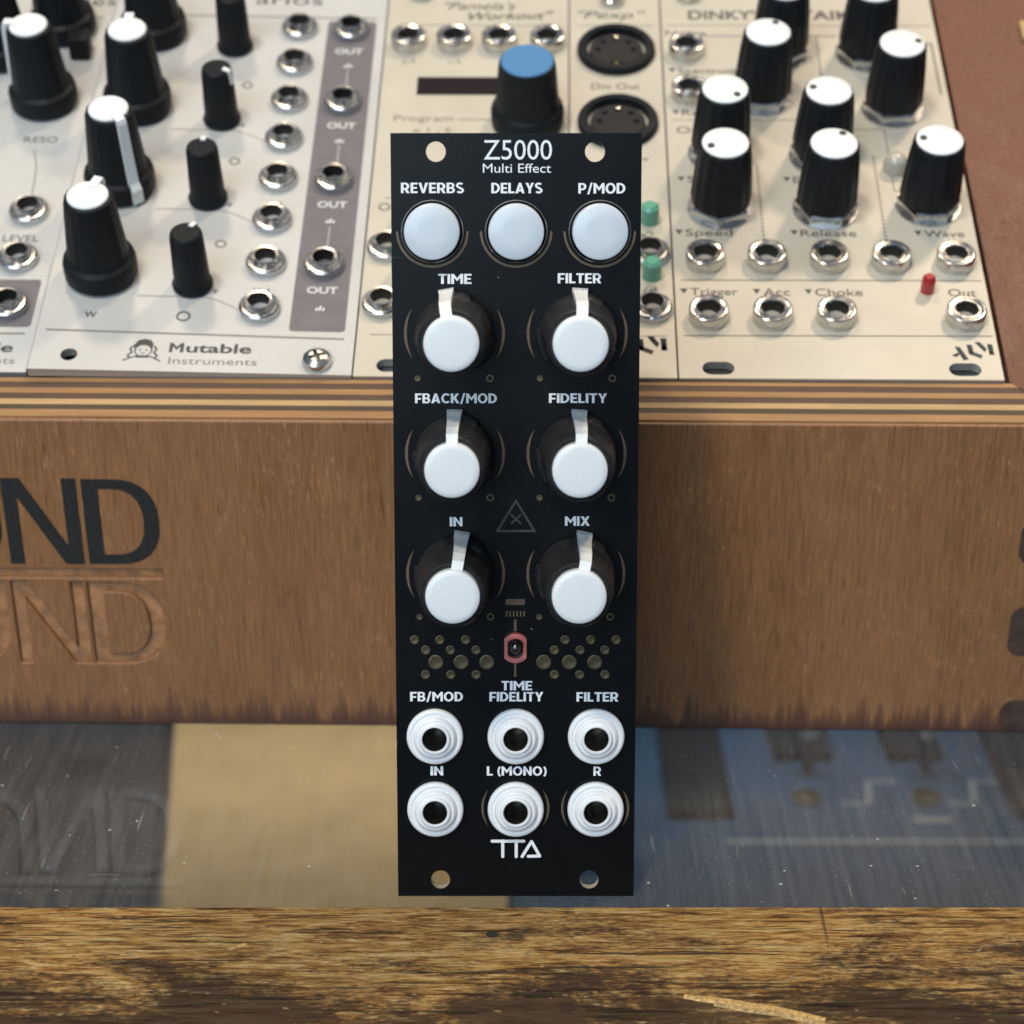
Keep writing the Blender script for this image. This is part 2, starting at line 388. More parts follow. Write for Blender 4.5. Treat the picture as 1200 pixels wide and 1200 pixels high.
def stroke(pts, wd):
    """poly-line with thickness, as list of quads (verts, faces) flat at z=0"""
    L_ = []; Rr = []
    for i, (x, y) in enumerate(pts):
        x0, y0 = pts[max(0, i - 1)]; x1, y1 = pts[min(len(pts) - 1, i + 1)]
        dx, dy = x1 - x0, y1 - y0; q = math.hypot(dx, dy) or 1
        L_.append((x - dy / q * wd / 2, y + dx / q * wd / 2)); Rr.append((x + dy / q * wd / 2, y - dx / q * wd / 2))
    return L_ + Rr[::-1]
def text(s, cx, cy, wd, ht, mat, parent, bold=0.0, z=0.0, name='lettering', shear=0.0, rotz=0.0, thick=0.03):
    """printed word, centred on (cx, cy), cap height ht, width wd (None keeps the font's own)"""
    cu = bpy.data.curves.new('word', 'FONT'); cu.body = s; cu.size = 1.0; cu.offset = bold; cu.shear = shear
    cu.extrude = 0.01; cu.resolution_u = 4; cu.fill_mode = 'BOTH'
    o = bpy.data.objects.new('word', cu); me = bpy.data.meshes.new_from_object(o)
    ref = bpy.data.curves.new('ref', 'FONT'); ref.body = 'H'; ref.offset = bold; ro = bpy.data.objects.new('ref', ref)
    rm = bpy.data.meshes.new_from_object(ro)
    cap = max(q.co.y for q in rm.vertices) - min(q.co.y for q in rm.vertices)
    base = min(q.co.y for q in rm.vertices)
    x0 = min(q.co.x for q in me.vertices); x1 = max(q.co.x for q in me.vertices)
    ky = ht / cap; kx = ky if wd is None else wd / (x1 - x0)
    for q in me.vertices:
        q.co = ((q.co.x - (x0 + x1) / 2) * kx * S, ((q.co.y - base) * ky - ht / 2) * S, (thick if q.co.z > 0 else -0.02) * S)
    me.name = name; me.materials.clear(); setm(me, mat)
    for ob, c_ in ((o, cu), (ro, ref)): bpy.data.objects.remove(ob); bpy.data.curves.remove(c_)
    bpy.data.meshes.remove(rm)
    return link(bpy.data.objects.new(name, me), parent, (cx, cy, z), (0, 0, rotz))
def glyph(ch):
    s, t = 0.212, 0.176
    def arc(cx, cy, rx, ry, a0, a1, n=12): return [(cx + rx * math.cos(R(a0 + (a1 - a0) * i / n)), cy + ry * math.sin(R(a0 + (a1 - a0) * i / n))) for i in range(n + 1)]
    if ch == 'I': return [rect(0, s, 0, 1)], s
    if ch == 'L': return [[(0, 0), (.52, 0), (.52, t), (s, t), (s, 1), (0, 1)]], .52
    if ch == 'T': return [[(.21, 0), (.21 + s, 0), (.21 + s, 1 - t), (.625, 1 - t), (.625, 1), (0, 1), (0, 1 - t), (.21, 1 - t)]], .625
    if ch == 'E': return [[(0, 0), (.56, 0), (.56, t), (s, t), (s, .42), (.51, .42), (.51, .585), (s, .585), (s, 1 - t), (.56, 1 - t), (.56, 1), (0, 1)]], .56
    if ch == 'F': return [[(0, 0), (s, 0), (s, .37), (.51, .37), (.51, .54), (s, .54), (s, 1 - t), (.56, 1 - t), (.56, 1), (0, 1)]], .56
    if ch == 'N': return [[(0, 0), (s, 0), (s, .62), (.54, 0), (.73, 0), (.73, 1), (.73 - s, 1), (.73 - s, .38), (.19, 1), (0, 1)]], .73
    if ch == 'M': return [[(0, 0), (s, 0), (s, .64), (.45, .25), (.9 - s, .64), (.9 - s, 0), (.9, 0), (.9, 1), (.71, 1), (.45, .57), (.19, 1), (0, 1)]], .9
    if ch == 'V': return [[(.28, 0), (.48, 0), (.76, 1), (.54, 1), (.38, .30), (.22, 1), (0, 1)]], .76
    if ch == 'A': return [[(0, 0), (.215, 0), (.27, .18), (.51, .18), (.565, 0), (.78, 0), (.49, 1), (.29, 1)], [(.325, .35), (.455, .35), (.39, .71)]], .78
    if ch == 'X': return [[(0, 0), (.23, 0), (.37, .31), (.51, 0), (.74, 0), (.5, .51), (.73, 1), (.5, 1), (.37, .71), (.24, 1), (.01, 1), (.24, .51)]], .74
    if ch == 'Y': return [[(.26, 0), (.46, 0), (.46, .40), (.72, 1), (.49, 1), (.36, .61), (.23, 1), (0, 1), (.26, .40)]], .72
    if ch == 'K': return [[(0, 0), (s, 0), (s, .29), (.29, .40), (.47, 0), (.72, 0), (.44, .55), (.71, 1), (.46, 1), (s, .58), (s, 1), (0, 1)]], .72
    if ch == '/': return [[(0, -.08), (.16, -.08), (.44, 1.04), (.28, 1.04)]], .44
    if ch == 'D': return [[(0, 0)] + arc(.27, .5, .45, .5, -90, 90, 18) + [(0, 1)], [(s, t)] + arc(.27, .5, .245, .5 - t, -90, 90, 18) + [(s, 1 - t)]], .72
    if ch == 'O': return [arc(.42, .5, .42, .515, 0, 345, 23), arc(.42, .5, .215, .335, 0, 345, 23)], .84
    if ch == 'C': return [arc(.42, .5, .42, .515, 42, 318, 20) + arc(.42, .5, .215, .335, 312, 48, 20)], .74
    if ch == 'P': return [[(0, 0), (s, 0), (s, .32)] + arc(.34, .66, .32, .34, -90, 90) + [(0, 1)], [(s, .49)] + arc(.33, .66, .125, .17, -90, 90) + [(s, .83)]], .66
    if ch == 'R': return [[(0, 0), (s, 0), (s, .32), (.30, .32), (.46, 0), (.69, 0), (.51, .37)] + arc(.35, .66, .32, .34, -40, 90) + [(0, 1)], [(s, .49)] + arc(.33, .66, .125, .17, -90, 90) + [(s, .83)]], .69
    if ch == 'B': return [[(0, 0)] + arc(.38, .285, .285, .285, -90, 52) + arc(.36, .745, .265, .255, -52, 90) + [(0, 1)], [(s, .155)] + arc(.35, .285, .115, .13, -90, 90) + [(s, .415)], [(s, .58)] + arc(.335, .715, .11, .13, -90, 90) + [(s, .845)]], .665
    if ch == 'S':
        mid = arc(.32, .735, .225, .195, 32, 262, 14) + arc(.32, .265, .235, .19, 82, -150, 14)
        return [stroke(mid, .182)], .64
    if ch == '(': return [stroke(arc(.55, .44, .45, .70, 132, 228, 10), .16)], .3
    if ch == ')': return [stroke(arc(-.22, .44, .45, .70, 48, -48, 10), .16)], .3
    return [], .24
def bold_word(s, cx, cy, wd, ht, mat, parent, gap=0.075, z=0.0, thick=0.03):
    x = 0.0; loops = []
    for ch in s:
        g_, adv = glyph(ch); loops += [[(px + x, py) for px, py in lp] for lp in g_]; x += adv + gap
    x -= gap; k = wd / x
    return plate('lettering', [[(cx - wd / 2 + px * k, cy - ht / 2 + py * ht) for px, py in lp] for lp in loops], z - 0.02, z + thick, mat, parent)
def line(pts, wd, mat, parent, name='printed_line', z=0.0, th=0.03):
    return plate(name, [stroke(pts, wd)], z - 0.02, z + th, mat, parent)
def dotted(pts_fn, n, r, mat, parent, z=0.0):
    """a dotted print line: one part, too fine to pick apart"""
    V = []; F = []
    for i in range(n):
        x, y = pts_fn(i / (n - 1)); k = len(V)
        V += [(x - r, y - r, z), (x + r, y - r, z), (x + r, y + r, z), (x - r, y + r, z),
              (x - r, y - r, z + .03), (x + r, y - r, z + .03), (x + r, y + r, z + .03), (x - r, y + r, z + .03)]
        F += [(k + 4, k + 5, k + 6, k + 7), (k, k + 1, k + 5, k + 4), (k + 1, k + 2, k + 6, k + 5), (k + 2, k + 3, k + 7, k + 6), (k + 3, k, k + 4, k + 7)]
    return obj('dotted_line', V, F, mat, parent)

# ------------------------------------------------------------------ the counter: glass, rail, cabinet
V = [(x, y, z) for z in (-6, 0) for y in (-3.79, 430) for x in (-360, 360)]
glass = obj('counter_glass', V, [(4, 5, 7, 6), (0, 2, 3, 1), (0, 1, 5, 4), (2, 6, 7, 3), (0, 4, 6, 2), (1, 3, 7, 5)], ['counter_glass', 'clear_glass'], midx=[0, 1, 1, 1, 1, 1])
tag(glass, 'scratched glass counter top carrying the wooden case', 'glass top')
rail = box('counter_rail', -360, 360, -62, -3.8, -34, 0.35, 'weathered_wood', bev=0.4, seg=2)
tag(rail, 'weathered golden brown timber rail along the glass edge', 'wood rail')
# sliver lifting out of the rail, and an old nail hole
def sliver(pts, wd, ht):
    V = []; F = []
    n = len(pts)
    for i, (x, y) in enumerate(pts):
        t = i / (n - 1); q = wd * (0.35 + 0.65 * math.sin(math.pi * min(1, 0.12 + t * 0.8)))
        dx, dy = (pts[min(n - 1, i + 1)][0] - pts[max(0, i - 1)][0], pts[min(n - 1, i + 1)][1] - pts[max(0, i - 1)][1]); l_ = math.hypot(dx, dy)
        nx, ny = -dy / l_, dx / l_
        V += [(x - nx * q / 2, y - ny * q / 2, 0.2), (x - nx * q * .2, y - ny * q * .2, 0.35 + ht), (x + nx * q * .25, y + ny * q * .25, 0.35 + ht * .7), (x + nx * q / 2, y + ny * q / 2, 0.2)]
    for i in range(n - 1):
        for k in range(4):
            j = (k + 1) % 4
            F.append((4 * i + k, 4 * i + j, 4 * (i + 1) + j, 4 * (i + 1) + k))
    F += [(0, 1, 2, 3), tuple(4 * (n - 1) + k for k in (3, 2, 1, 0))]
    return V, F
V, F = sliver([(26.5, -29.6), (29, -30.2), (33, -31.0), (36, -31.9), (40, -32.8), (44, -34.2), (48, -35.8)], 2.4, 0.3)
obj('splinter', V, F, 'raw_splinter', rail)
V, F = sliver([(31, -31.8), (36, -33.3), (41, -34.3), (47, -37), (52, -39)], 1.3, 0.55)
obj('splinter', V, F, 'raw_splinter', rail)
V, F = sliver([(-76.0 + 2 * i, -18 - 0.8 * math.sin(i)) for i in range(0)] or [(-47, -16.5), (-45.6, -15.6), (-44.4, -15.0)], 1.2, 0.25)
obj('splinter', V, F, 'raw_splinter', rail)
lathe('nail_hole', [(1.0, 0.30), (0.95, 0.40), (0.2, 0.40)], 'ink_black', rail, (-4.0, -12.2, 0), seg=14)

floor = box('cabinet_shelf', -360, 360, -3.8, 430, -180, -175, 'shelf_grey'); tag(floor, None, kind='structure')
back = box('cabinet_back', -360, 360, 430, 434, -180, -6, 'shelf_grey'); tag(back, None, kind='structure')
# boxed goods seen blurred through the glass
g = plate('gold_box', [[(-107, 218), (-2, 222), (-2, 405), (-129, 405)]], -175, -160, 'label_gold', bevel=1.2)
tag(g, 'plain gold coloured box lying under the glass counter', 'box')
g = empty('black_unit', (-200, 210, -175)); tag(g, 'black slab of equipment under the glass beside the gold box', 'equipment')
plate('body', [[(-110, -20), (91, -20), (68.5, 195), (-110, 195)]], 0, 13, 'device_black', g, bevel=1.2)
for i in range(3): lathe('dial', [(7, 13), (6.4, 20), (5.6, 20.6)], 'device_black', g, (-20 + 34 * i, 130, 0), seg=20)
g = empty('blue_unit', (100, 215, -175)); tag(g, 'blue panelled equipment with white waveform print under the glass', 'equipment')
box('body', -100, 120, -20, 190, 0, 15, 'device_blue', g, 1.2)
for x0, x1, y0, y1 in ((-48, -26, 84, 165), (-8, 13, 124, 165), (32, 52, 124, 165), (68, 90, 84, 165)):
    box('dark_key', x0, x1, y0, y1, 15, 19.0, 'device_black', g, 0.8)
for x in (3, 44):
    lathe('lever', [(3.2, 15), (2.2, 16), (1.9, 26), (3.4, 27), (3.4, 30), (2.4, 31)], 'rail_dark', g, (x, 116, 0), seg=16)
    lathe('socket_ring', [(5.4, 15), (5.2, 16.4), (3.6, 16.6), (3.2, 15.2)], 'copper_pad', g, (x - 3, 98, 0), seg=20)
for x in (12, 48):
    line([(x, 95), (x + 9, 95), (x + 11, 110), (x + 21, 110)], 2.0, 'mark_grey', g, 'waveform_mark', 15.0, 0.05)
line([(34, 84), (47, 84)], 3.2, 'mark_grey', g, 'waveform_mark', 15.0, 0.05)
line([(-30, 70), (118, 70)], 2.4, 'mark_grey', g, 'printed_line', 15.0, 0.05)

# ------------------------------------------------------------------ the wooden case
PSI, T, T2, YC, FH, OFF = -0.020, 0.1246, 0.3452, 61.6, 68.42, 10.90
TT = T + T2
caseM = Matrix.Translation((0, YC * S, 0)) @ Matrix.Rotation(PSI, 4, 'Z')
case = empty('wooden_case', mat=caseM)
tag(case, 'slanted brown wooden instrument case with ply edges and UND lettering', 'case')
# face frame: x along the case, y up the face, z out towards the viewer
faceM = Matrix.Rotation(math.pi / 2 + T, 4, 'X')
face_rot = faceM.to_euler()
CX0, CX1 = -150.0, 120.0
def N_(x0, x1, a0, a1, s):
    sd = 1.3 * s; dd = 1.45 * s
    return [[(x0, a0), (x0 + s, a0), (x0 + s, a1 - dd), (x1 - sd, a0), (x1, a0), (x1, a1), (x1 - s, a1), (x1 - s, a0 + dd), (x0 + sd, a1), (x0, a1)]]
def D_(x0, x1, a0, a1, s, t):
    def half(xa, xb, b0, b1, k):
        rx = (xb - xa) * k; cx = xb - rx; cy = (b0 + b1) / 2; ry = (b1 - b0) / 2
        P = [(xa, b0)]
        for i in range(17):
            a = R(-90 + 180 * i / 16); cs, sn = math.cos(a), math.sin(a)
            P.append((cx + rx * (abs(cs) ** 0.82), cy + ry * math.copysign(abs(sn) ** 0.82, sn)))
        return P + [(xa, b1)]
    return [half(x0, x1, a0, a1, 0.60), half(x0 + s, x1 - s * 0.95, a0 + t, a1 - t, 0.72)]
def U_(x0, x1, a0, a1, s):
    cx = (x0 + x1) / 2; ro = (x1 - x0) / 2; ri = ro - s; cy = a0 + ro
    P = [(x0, a1)] + [(cx + ro * math.cos(R(180 + 180 * i / 14)), cy + ro * math.sin(R(180 + 180 * i / 14))) for i in range(15)] + [(x1, a1), (x1 - s, a1)]
    P += [(cx + ri * math.cos(R(-180 * i / 14)), cy + ri * math.sin(R(-180 * i / 14))) for i in range(15)] + [(x0 + s, a1)]
    return [P]
carved = (U_(-113.6, -98.3, 14.5, 32.8, 2.6), N_(-97.1, -83.2, 14.4, 32.8, 2.35), D_(-82.3, -68.1, 14.5, 32.7, 2.9, 1.9))
inlay = (U_(-112.6, -97.3, 36.9, 55.5, 2.9), N_(-96.4, -82.2, 37.0, 55.5, 2.75), D_(-81.3, -67.2, 37.1, 55.4, 3.1, 2.05))
# ply sheets of the front board, outermost first: thickness along the sloped top (mm) and material
sheets = [(0.95, 'veneer_face'), (1.75, 'ply_tan'), (1.35, 'ply_dark'), (1.35, 'ply_cream'), (1.55, 'ply_brown'), (1.35, 'ply_tan'), (1.55, 'ply_brown'), (1.05, 'ply_tan')]
k = math.cos(T2); dz = 0.0
holes = [lp for L_ in carved for lp in L_] + [rrect(-140, -67.5, 33.9, 35.7, 0.25)]
LIP = -0.7                                       # the ply edge sits this far below the module faces
for i, (tk, mt) in enumerate(sheets):
    d0, d1 = dz * k, (dz + tk) * k; dz += tk
    h0, h1 = FH + d0 * math.tan(T2) + LIP, FH + d1 * math.tan(T2) + LIP
    xr = CX1 - d0 * 1.0
    if i == 0:
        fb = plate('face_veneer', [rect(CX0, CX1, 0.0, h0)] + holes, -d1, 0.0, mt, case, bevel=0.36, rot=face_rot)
    else:
        ins = 0.0 if i % 2 else 0.12             # the softer plies are worn back a little
        V = [(CX0, 0, -d1), (xr, 0, -d1), (xr, h1 - ins, -d1), (CX0, h1 - ins, -d1), (CX0, 0, -d0), (xr, 0, -d0), (xr, h0 - ins, -d0), (CX0, h0 - ins, -d0)]
        obj('ply_sheet', V, [(0, 3, 2, 1), (4, 5, 6, 7), (0, 1, 5, 4), (2, 3, 7, 6), (0, 4, 7, 3), (1, 2, 6, 5)], mt, case, rot=face_rot)
for L_ in list(carved) + [[rrect(-140, -67.5, 33.9, 35.7, 0.25)]]: plate('groove_floor', L_, -0.90, -0.74, 'groove_wood', case, rot=face_rot)
for L_ in inlay: plate('inlaid_letter', L_, -0.1, 0.12, 'ink_black', case, bevel=0.04, rot=face_rot)
for x, a0, a1 in ((95.0, 38.6, 48.0), (95.2, 18.0, 29.2), (95.6, 0.4, 7.6)):
    plate('joint_finger', [rrect(x, 119, a0, a1, 2.6)], -2.0, 0.14, 'finger_wood', case, bevel=0.10, rot=face_rot)
# side boards, back, bottom and the dark rails inside
def fpt(a, d):     # up the face a, inward d -> case y, z
    return (-a * math.sin(T) + d * math.cos(T), a * math.cos(T) + d * math.sin(T))
def tpt(b, hh=0.0):  # along the sloped top from the front corner -> case y, z
    y0, z0 = -FH * math.sin(T), FH * math.cos(T)
    return (y0 + b * math.cos(TT) - hh * math.sin(TT), z0 + b * math.sin(TT) + hh * math.cos(TT))
TB = OFF + 128.5 + OFF
def profile_board(name, x0, x1, pts, mat):
    n = len(pts)
    V = [(x0, y, z) for y, z in pts] + [(x1, y, z) for y, z in pts]
    F = [tuple(range(n)), tuple(range(2 * n - 1, n - 1, -1))] + [(i, (i + 1) % n, n + (i + 1) % n, n + i) for i in range(n)]
    return obj(name, V, F, mat, case)
yb = tpt(TB)[0]
side = [tpt(dz + 0.3, -0.9), tpt(TB, -0.9), (yb, 0.0), fpt(0, dz * k)]
# the right side board: its top mitred into the ply of the front
V = []
pin, pout = [], []
p_front_in = tpt(dz + 0.02, LIP); p_front_out = tpt(0.6, LIP)
inner = [p_front_in, tpt(TB, LIP), (yb, 0.0), fpt(0.0, dz * k + 0.02)]
outer = [tpt(dz + 0.02, LIP), tpt(TB, LIP), (yb, 0.0), fpt(0.0, dz * k + 0.02)]
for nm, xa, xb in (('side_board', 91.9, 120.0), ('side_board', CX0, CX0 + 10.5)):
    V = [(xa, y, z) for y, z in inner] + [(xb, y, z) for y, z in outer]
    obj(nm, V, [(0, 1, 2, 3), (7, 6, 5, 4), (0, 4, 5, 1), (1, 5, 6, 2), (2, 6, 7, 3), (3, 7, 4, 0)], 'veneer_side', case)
# brown corner wedge covering the ends of the plies (mitre)
def lipfan():
    V = []
    for x, b in ((92.1, dz), (96.5, dz * 0.60), (100.2, dz * 0.33), (104.5, 0.9), (119.95, 0.9), (119.95, dz)):
        y, z = tpt(b, LIP + 0.16); V.append((x, y, z))
    V2 = []
    for x, b in ((92.1, dz), (96.5, dz * 0.60), (100.2, dz * 0.33), (104.5, 0.9), (119.95, 0.9), (119.95, dz)):
        y, z = tpt(b, LIP - 0.6); V2.append((x, y, z))
    n = 6
    return V + V2, [tuple(range(n)), tuple(range(2 * n - 1, n - 1, -1))] + [(i, (i + 1) % n, n + (i + 1) % n, n + i) for i in range(n)]
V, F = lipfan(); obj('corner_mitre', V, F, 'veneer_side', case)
# brass catch on the outside of the side board
yq, zq = tpt(120, LIP)
box('catch_plate', -1.2, 7.0, -3.2, 3.2, 0, 1.6, 'ply_cream', case, 0.4, loc=(110.8, yq, zq - 0.4), rot=(TT, 0, 0))
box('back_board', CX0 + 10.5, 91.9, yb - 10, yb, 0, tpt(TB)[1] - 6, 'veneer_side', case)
box('bottom_board', CX0 + 10.5, 91.9, fpt(0, dz * k)[0] + 1, yb - 10, 0.0, 8, 'case_inside', case)
for b0 in (OFF + 0.4, OFF + 119.5):
    y, z = tpt(b0, -2.2)
    box('mounting_rail', CX0 + 10.5, 91.9, 0, 9.0, -6, 0, 'rail_dark', case, 0.3, loc=(0, y, z), rot=(TT, 0, 0))

# ------------------------------------------------------------------ shared module hardware (built once, copied)
HP = 5.08
X0 = -91.49
def module_frame(name, xloc, b0=0.0, tilt=0.0, pivot=0.0, lift=0.0):
    y, z = tpt(OFF + b0, lift)
    m = caseM @ Matrix.Translation((( X0 + xloc) * S, y * S, z * S)) @ Matrix.Rotation(TT, 4, 'X')
    if tilt: m = m @ Matrix.Translation((pivot * S, 0, 0)) @ Matrix.Rotation(tilt, 4, 'Y') @ Matrix.Translation((-pivot * S, 0, 0))
    return empty(name, mat=m)
LIB = {}
def place(key, builder, parent, loc, rot=0.0):
    if key not in LIB:
        LIB[key] = builder(parent); o = LIB[key]; o.parent = parent
        o.location = tuple(x * S for x in loc); o.rotation_euler = (0, 0, rot); return o
    return dup(LIB[key], parent, loc, (0, 0, rot))
def knurl(n, amp): return lambda a, k: 1 + (amp if (int(a / (2 * math.pi) * n * 2 + 0.5) % 2) else -amp)
def jack_round(parent):      # knurled round nut
    o = lathe('jack_nut', [(3.85, 0), (3.85, 1.3)], 'nickel', None, seg=96, cap=False, rf=knurl(32, 0.018), smooth=20)
    lathe('nut_collar', [(3.84, 1.28), (3.55, 1.55), (3.0, 1.62), (2.85, 1.9), (2.75, 2.5), (2.6, 2.75), (2.15, 2.72), (2.05, 2.4)], 'chrome', o, seg=48, cap=False)
    lathe('jack_socket', [(2.06, 2.45), (2.0, -5), (0.1, -5)], 'black_socket', o, seg=28)
    return o
def jack_smooth(parent):     # plain rounded nut
    def hexf(a, k): return 1.0
    o = lathe('jack_nut', [(3.8, 0), (3.8, 2.4), (3.68, 2.66), (3.42, 2.8), (3.1, 2.78), (2.72, 2.62), (2.55, 2.64), (2.45, 2.78), (2.25, 2.78), (2.12, 2.5)], 'chrome', None, seg=48, cap=False)
    lathe('jack_socket', [(2.13, 2.55), (2.05, -5), (0.1, -5)], 'black_socket', o, seg=28)
    return o
def knob_skirted(parent):    # tall black knob with skirt, white cap and white side line
    def fl(a, k): return 1.0 + (0.012 * math.cos(18 * a) if 4 <= k <= 8 else 0)
    o = lathe('knob', [(6.7, 0.4), (7.1, 0.9), (7.15, 3.6), (6.9, 4.6), (6.0, 5.2), (5.85, 6.2), (5.3, 12.5), (4.75, 18.6), (4.5, 19.4), (4.1, 19.6)], 'knob_plastic', None, seg=72, rf=fl)
    lathe('knob_cap', [(3.95, 19.3), (3.95, 19.9), (3.7, 20.15)], 'white_cap', o, seg=40)
    V = []
    for r, z, hw in ((7.45, 0.8, 1.15), (7.35, 3.9, 1.15), (6.55, 5.3, 1.05), (6.0, 12.5, 0.98), (5.6, 19.4, 0.92), (5.2, 20.35, 0.92), (3.3, 20.4, 0.92)):
        V += [(r, -hw, z), (r, hw, z), (r - 1.2, -hw, z - 0.1), (r - 1.2, hw, z - 0.1)]
    F = []
    for i in range(6):
        k0 = 4 * i
        F += [(k0, k0 + 1, k0 + 5, k0 + 4), (k0 + 2, k0, k0 + 4, k0 + 6), (k0 + 1, k0 + 3, k0 + 7, k0 + 5)]
    F += [(0, 2, 3, 1), (24, 25, 27, 26)]
    obj('pointer', V, F, 'white_cap', o)
    return o
def knob_slim(parent):
    o = lathe('slim_knob', [(3.9, 0.3), (4.0, 0.9), (3.55, 1.6), (3.5, 4), (3.2, 12.6), (3.0, 13.4), (2.6, 13.7)], 'knob_plastic', None, seg=36)
    V = [(1.6, -.5, 14.0), (3.15, -.5, 13.75), (3.60, -.5, 10.6), (1.6, .5, 14.0), (3.15, .5, 13.75), (3.60, .5, 10.6), (1.6, -.5, 12), (1.6, .5, 12)]
    obj('pointer', V, [(0, 1, 4, 3), (1, 2, 5, 4), (0, 3, 7, 6), (6, 7, 5, 2), (0, 6, 2, 1), (3, 4, 5, 7)], 'white_cap', o)
    return o
def knob_fluted(parent):     # black fluted knob on a hex nut, white cap with a dark dot
    def fl(a, k): return 1.0 + (0.022 * math.cos(14 * a) if 2 <= k <= 6 else 0)
    o = lathe('knob', [(5.2, 2.6), (5.9, 2.8), (6.0, 4.2), (5.85, 7), (5.5, 12), (5.1, 15.6), (4.95, 16.4), (4.7, 16.6)], 'knob_fluted', None, seg=84, rf=fl)
    lathe('knob_cap', [(4.6, 16.4), (4.6, 16.9), (4.2, 17.15), (2.5, 17.3)], 'white_cap', o, seg=40)
    lathe('index_dot', [(0.72, 17.0), (0.72, 17.34)], 'dark_print', o, (3.2, 0, 0), seg=14)
    lathe('hex_nut', [(6.4, 0.4), (6.4, 2.0), (6.0, 2.5), (3.5, 2.6)], 'chrome', o, seg=6, smooth=20)
    lathe('washer', [(6.6, 0), (6.6, 0.4), (4, 0.42)], 'nickel', o, seg=32)
    return o
def screw_pan(parent):
    o = lathe('screw', [(2.7, 0), (2.85, 0.5), (2.6, 1.3), (1.7, 1.85), (1.5, 1.9)], 'chrome', None, seg=28, cap=False)
    plate('screw_recess', [[(-1.5, -1.5), (1.5, -1.5), (1.5, 1.5), (-1.5, 1.5)]], 1.2, 1.3, 'rail_dark', o)
    for a in range(4): plate('recess_wall', [[(0.38, 0.38), (1.35, 0.38), (1.1, 1.1), (0.38, 1.35)]], 1.25, 1.92, 'chrome', o, rot=(0, 0, a * math.pi / 2))
    return o
def led(parent, key, mat, r, hh):
    def bl(p): return lathe('led', [(r, 0), (r, hh * 0.6), (r * 0.94, hh * 0.85), (r * 0.6, hh)], mat, None, seg=24)
    return key, bl

# ---- left grey-white module with outputs in a dark band (12 units wide, lifted on its unscrewed side)
W12 = 12 * HP - 0.35
M1 = module_frame('amplifier_module', 0.15, 0.0, tilt=0.021, pivot=W12, lift=0.2)
tag(M1, 'pale grey rack module with white capped knobs beside two columns of jacks', 'rack module')
plate('panel', [rect(0, W12, 0, 128.5), slot(7.2, 4.0, 1.6, 1.6), slot(7.2, 125.5, 1.6, 1.6), circ(54, 3.2, 1.6), slot(54, 125.5, 1.6, 1.6)], -1.9, 0, 'paint_grey_white', M1, 'panel_edge')
plate('output_band', [rrect(47.9, 58.6, 11.5, 111, 0.8)], -0.02, 0.035, 'purple_grey', M1)
for i, (b_, ang) in enumerate(((26.4, 74), (52.7, -52), (78.8, 92), (104.8, 90))):
    place('knob_skirted', knob_skirted, M1, (10.1, b_, 0), R(ang))
for b_, ang in ((23.7, 62), (49.4, 88), (75.0, -22), (100.6, 80)):
    place('knob_slim', knob_slim, M1, (28.2, b_, 0), R(ang))
for i in range(8): place('jack_round', jack_round, M1, (41.8, 17.2 + 12.9 * i, 0), random.random())
for i in range(4): place('jack_round', jack_round, M1, (53.2, 30.0 + 25.75 * i, 0.04), random.random())
place('screw', screw_pan, M1, (54.0, 3.2, 0), 0.4)
place('screw', screw_pan, M1, (54.0, 123.5, 0), 0.1)
bold_word('M', 27.2, 6.4, 2.7, 2.5, 'grey_print', M1); text('utable', 35.2, 6.4, 12.3, 2.5, 'grey_print', M1, 0.022)
text('Instruments', 34.4, 2.9, 16.6, 1.75, 'soft_print', M1)
line([(1.8, 10.6), (58.6, 9.6)], 0.45, 'soft_print', M1)
line([(1.8, 112.2), (58.6, 112.2)], 0.45, 'soft_print', M1)
text('arios', 38.5, 118.8, 15, 3.6, 'grey_print', M1)
for b_ in (23.4, 48.9, 74.4): text('OUT', 53.4, b_ - 0.3, 6.0, 1.9, 'pale_print', M1, 0.02, 0.035)
text('OUT', 53.2, 100.0, 6.0, 1.9, 'pale_print', M1, 0.02, 0.035)
for b_ in (22.4, 48.2): text('IN', 41.6, b_, 3.0, 1.7, 'grey_print', M1, 0.0)
for b_ in (17.9, 43.5, 69.0, 94.8):
    for q in range(3): line([(52.6 + 0.65 * q, b_ - 0.6), (52.85 + 0.65 * q, b_ + 0.7 - abs(q - 1) * .5)], 0.3, 'white_print', M1, 'band_mark', 0.035)
text('W', 9.6, 15.0, 2.4, 1.7, 'grey_print', M1, 0.02)
plate('printed_icon', [circ(27.4, 15.0, 1.4, 20), circ(27.4, 15.0, 1.0, 20)], -0.02, 0.03, 'grey_print', M1)
for k_, b_ in enumerate((23.7, 49.4, 75.0)):
    plate('printed_ring', [circ(32.2, b_ + 12.3, 1.2, 18), circ(32.2, b_ + 12.3, 0.75, 18)], -0.02, 0.03, 'soft_print', M1)
    line([(32.0, b_ - 1.5), (33.4, b_ - 1.5)], 0.25, 'grey_print', M1, 'plus_mark'); line([(32.7, b_ - 2.3), (32.7, b_ - .7)], 0.25, 'grey_print', M1, 'plus_mark')
    dotted(lambda t, b_=b_: (18 + 20.5 * t, b_ - 3.2 + 0.0 * t - 2.6 * max(0, t - 0.6) ** 1.5 * 6), 40, 0.17, 'soft_print', M1)
for b_ in (29.9, 55.6, 81.4):
    dotted(lambda t, b_=b_: (53.4, b_ + 4.6 + 7.0 * t), 10, 0.16, 'pale_print', M1, 0.035)
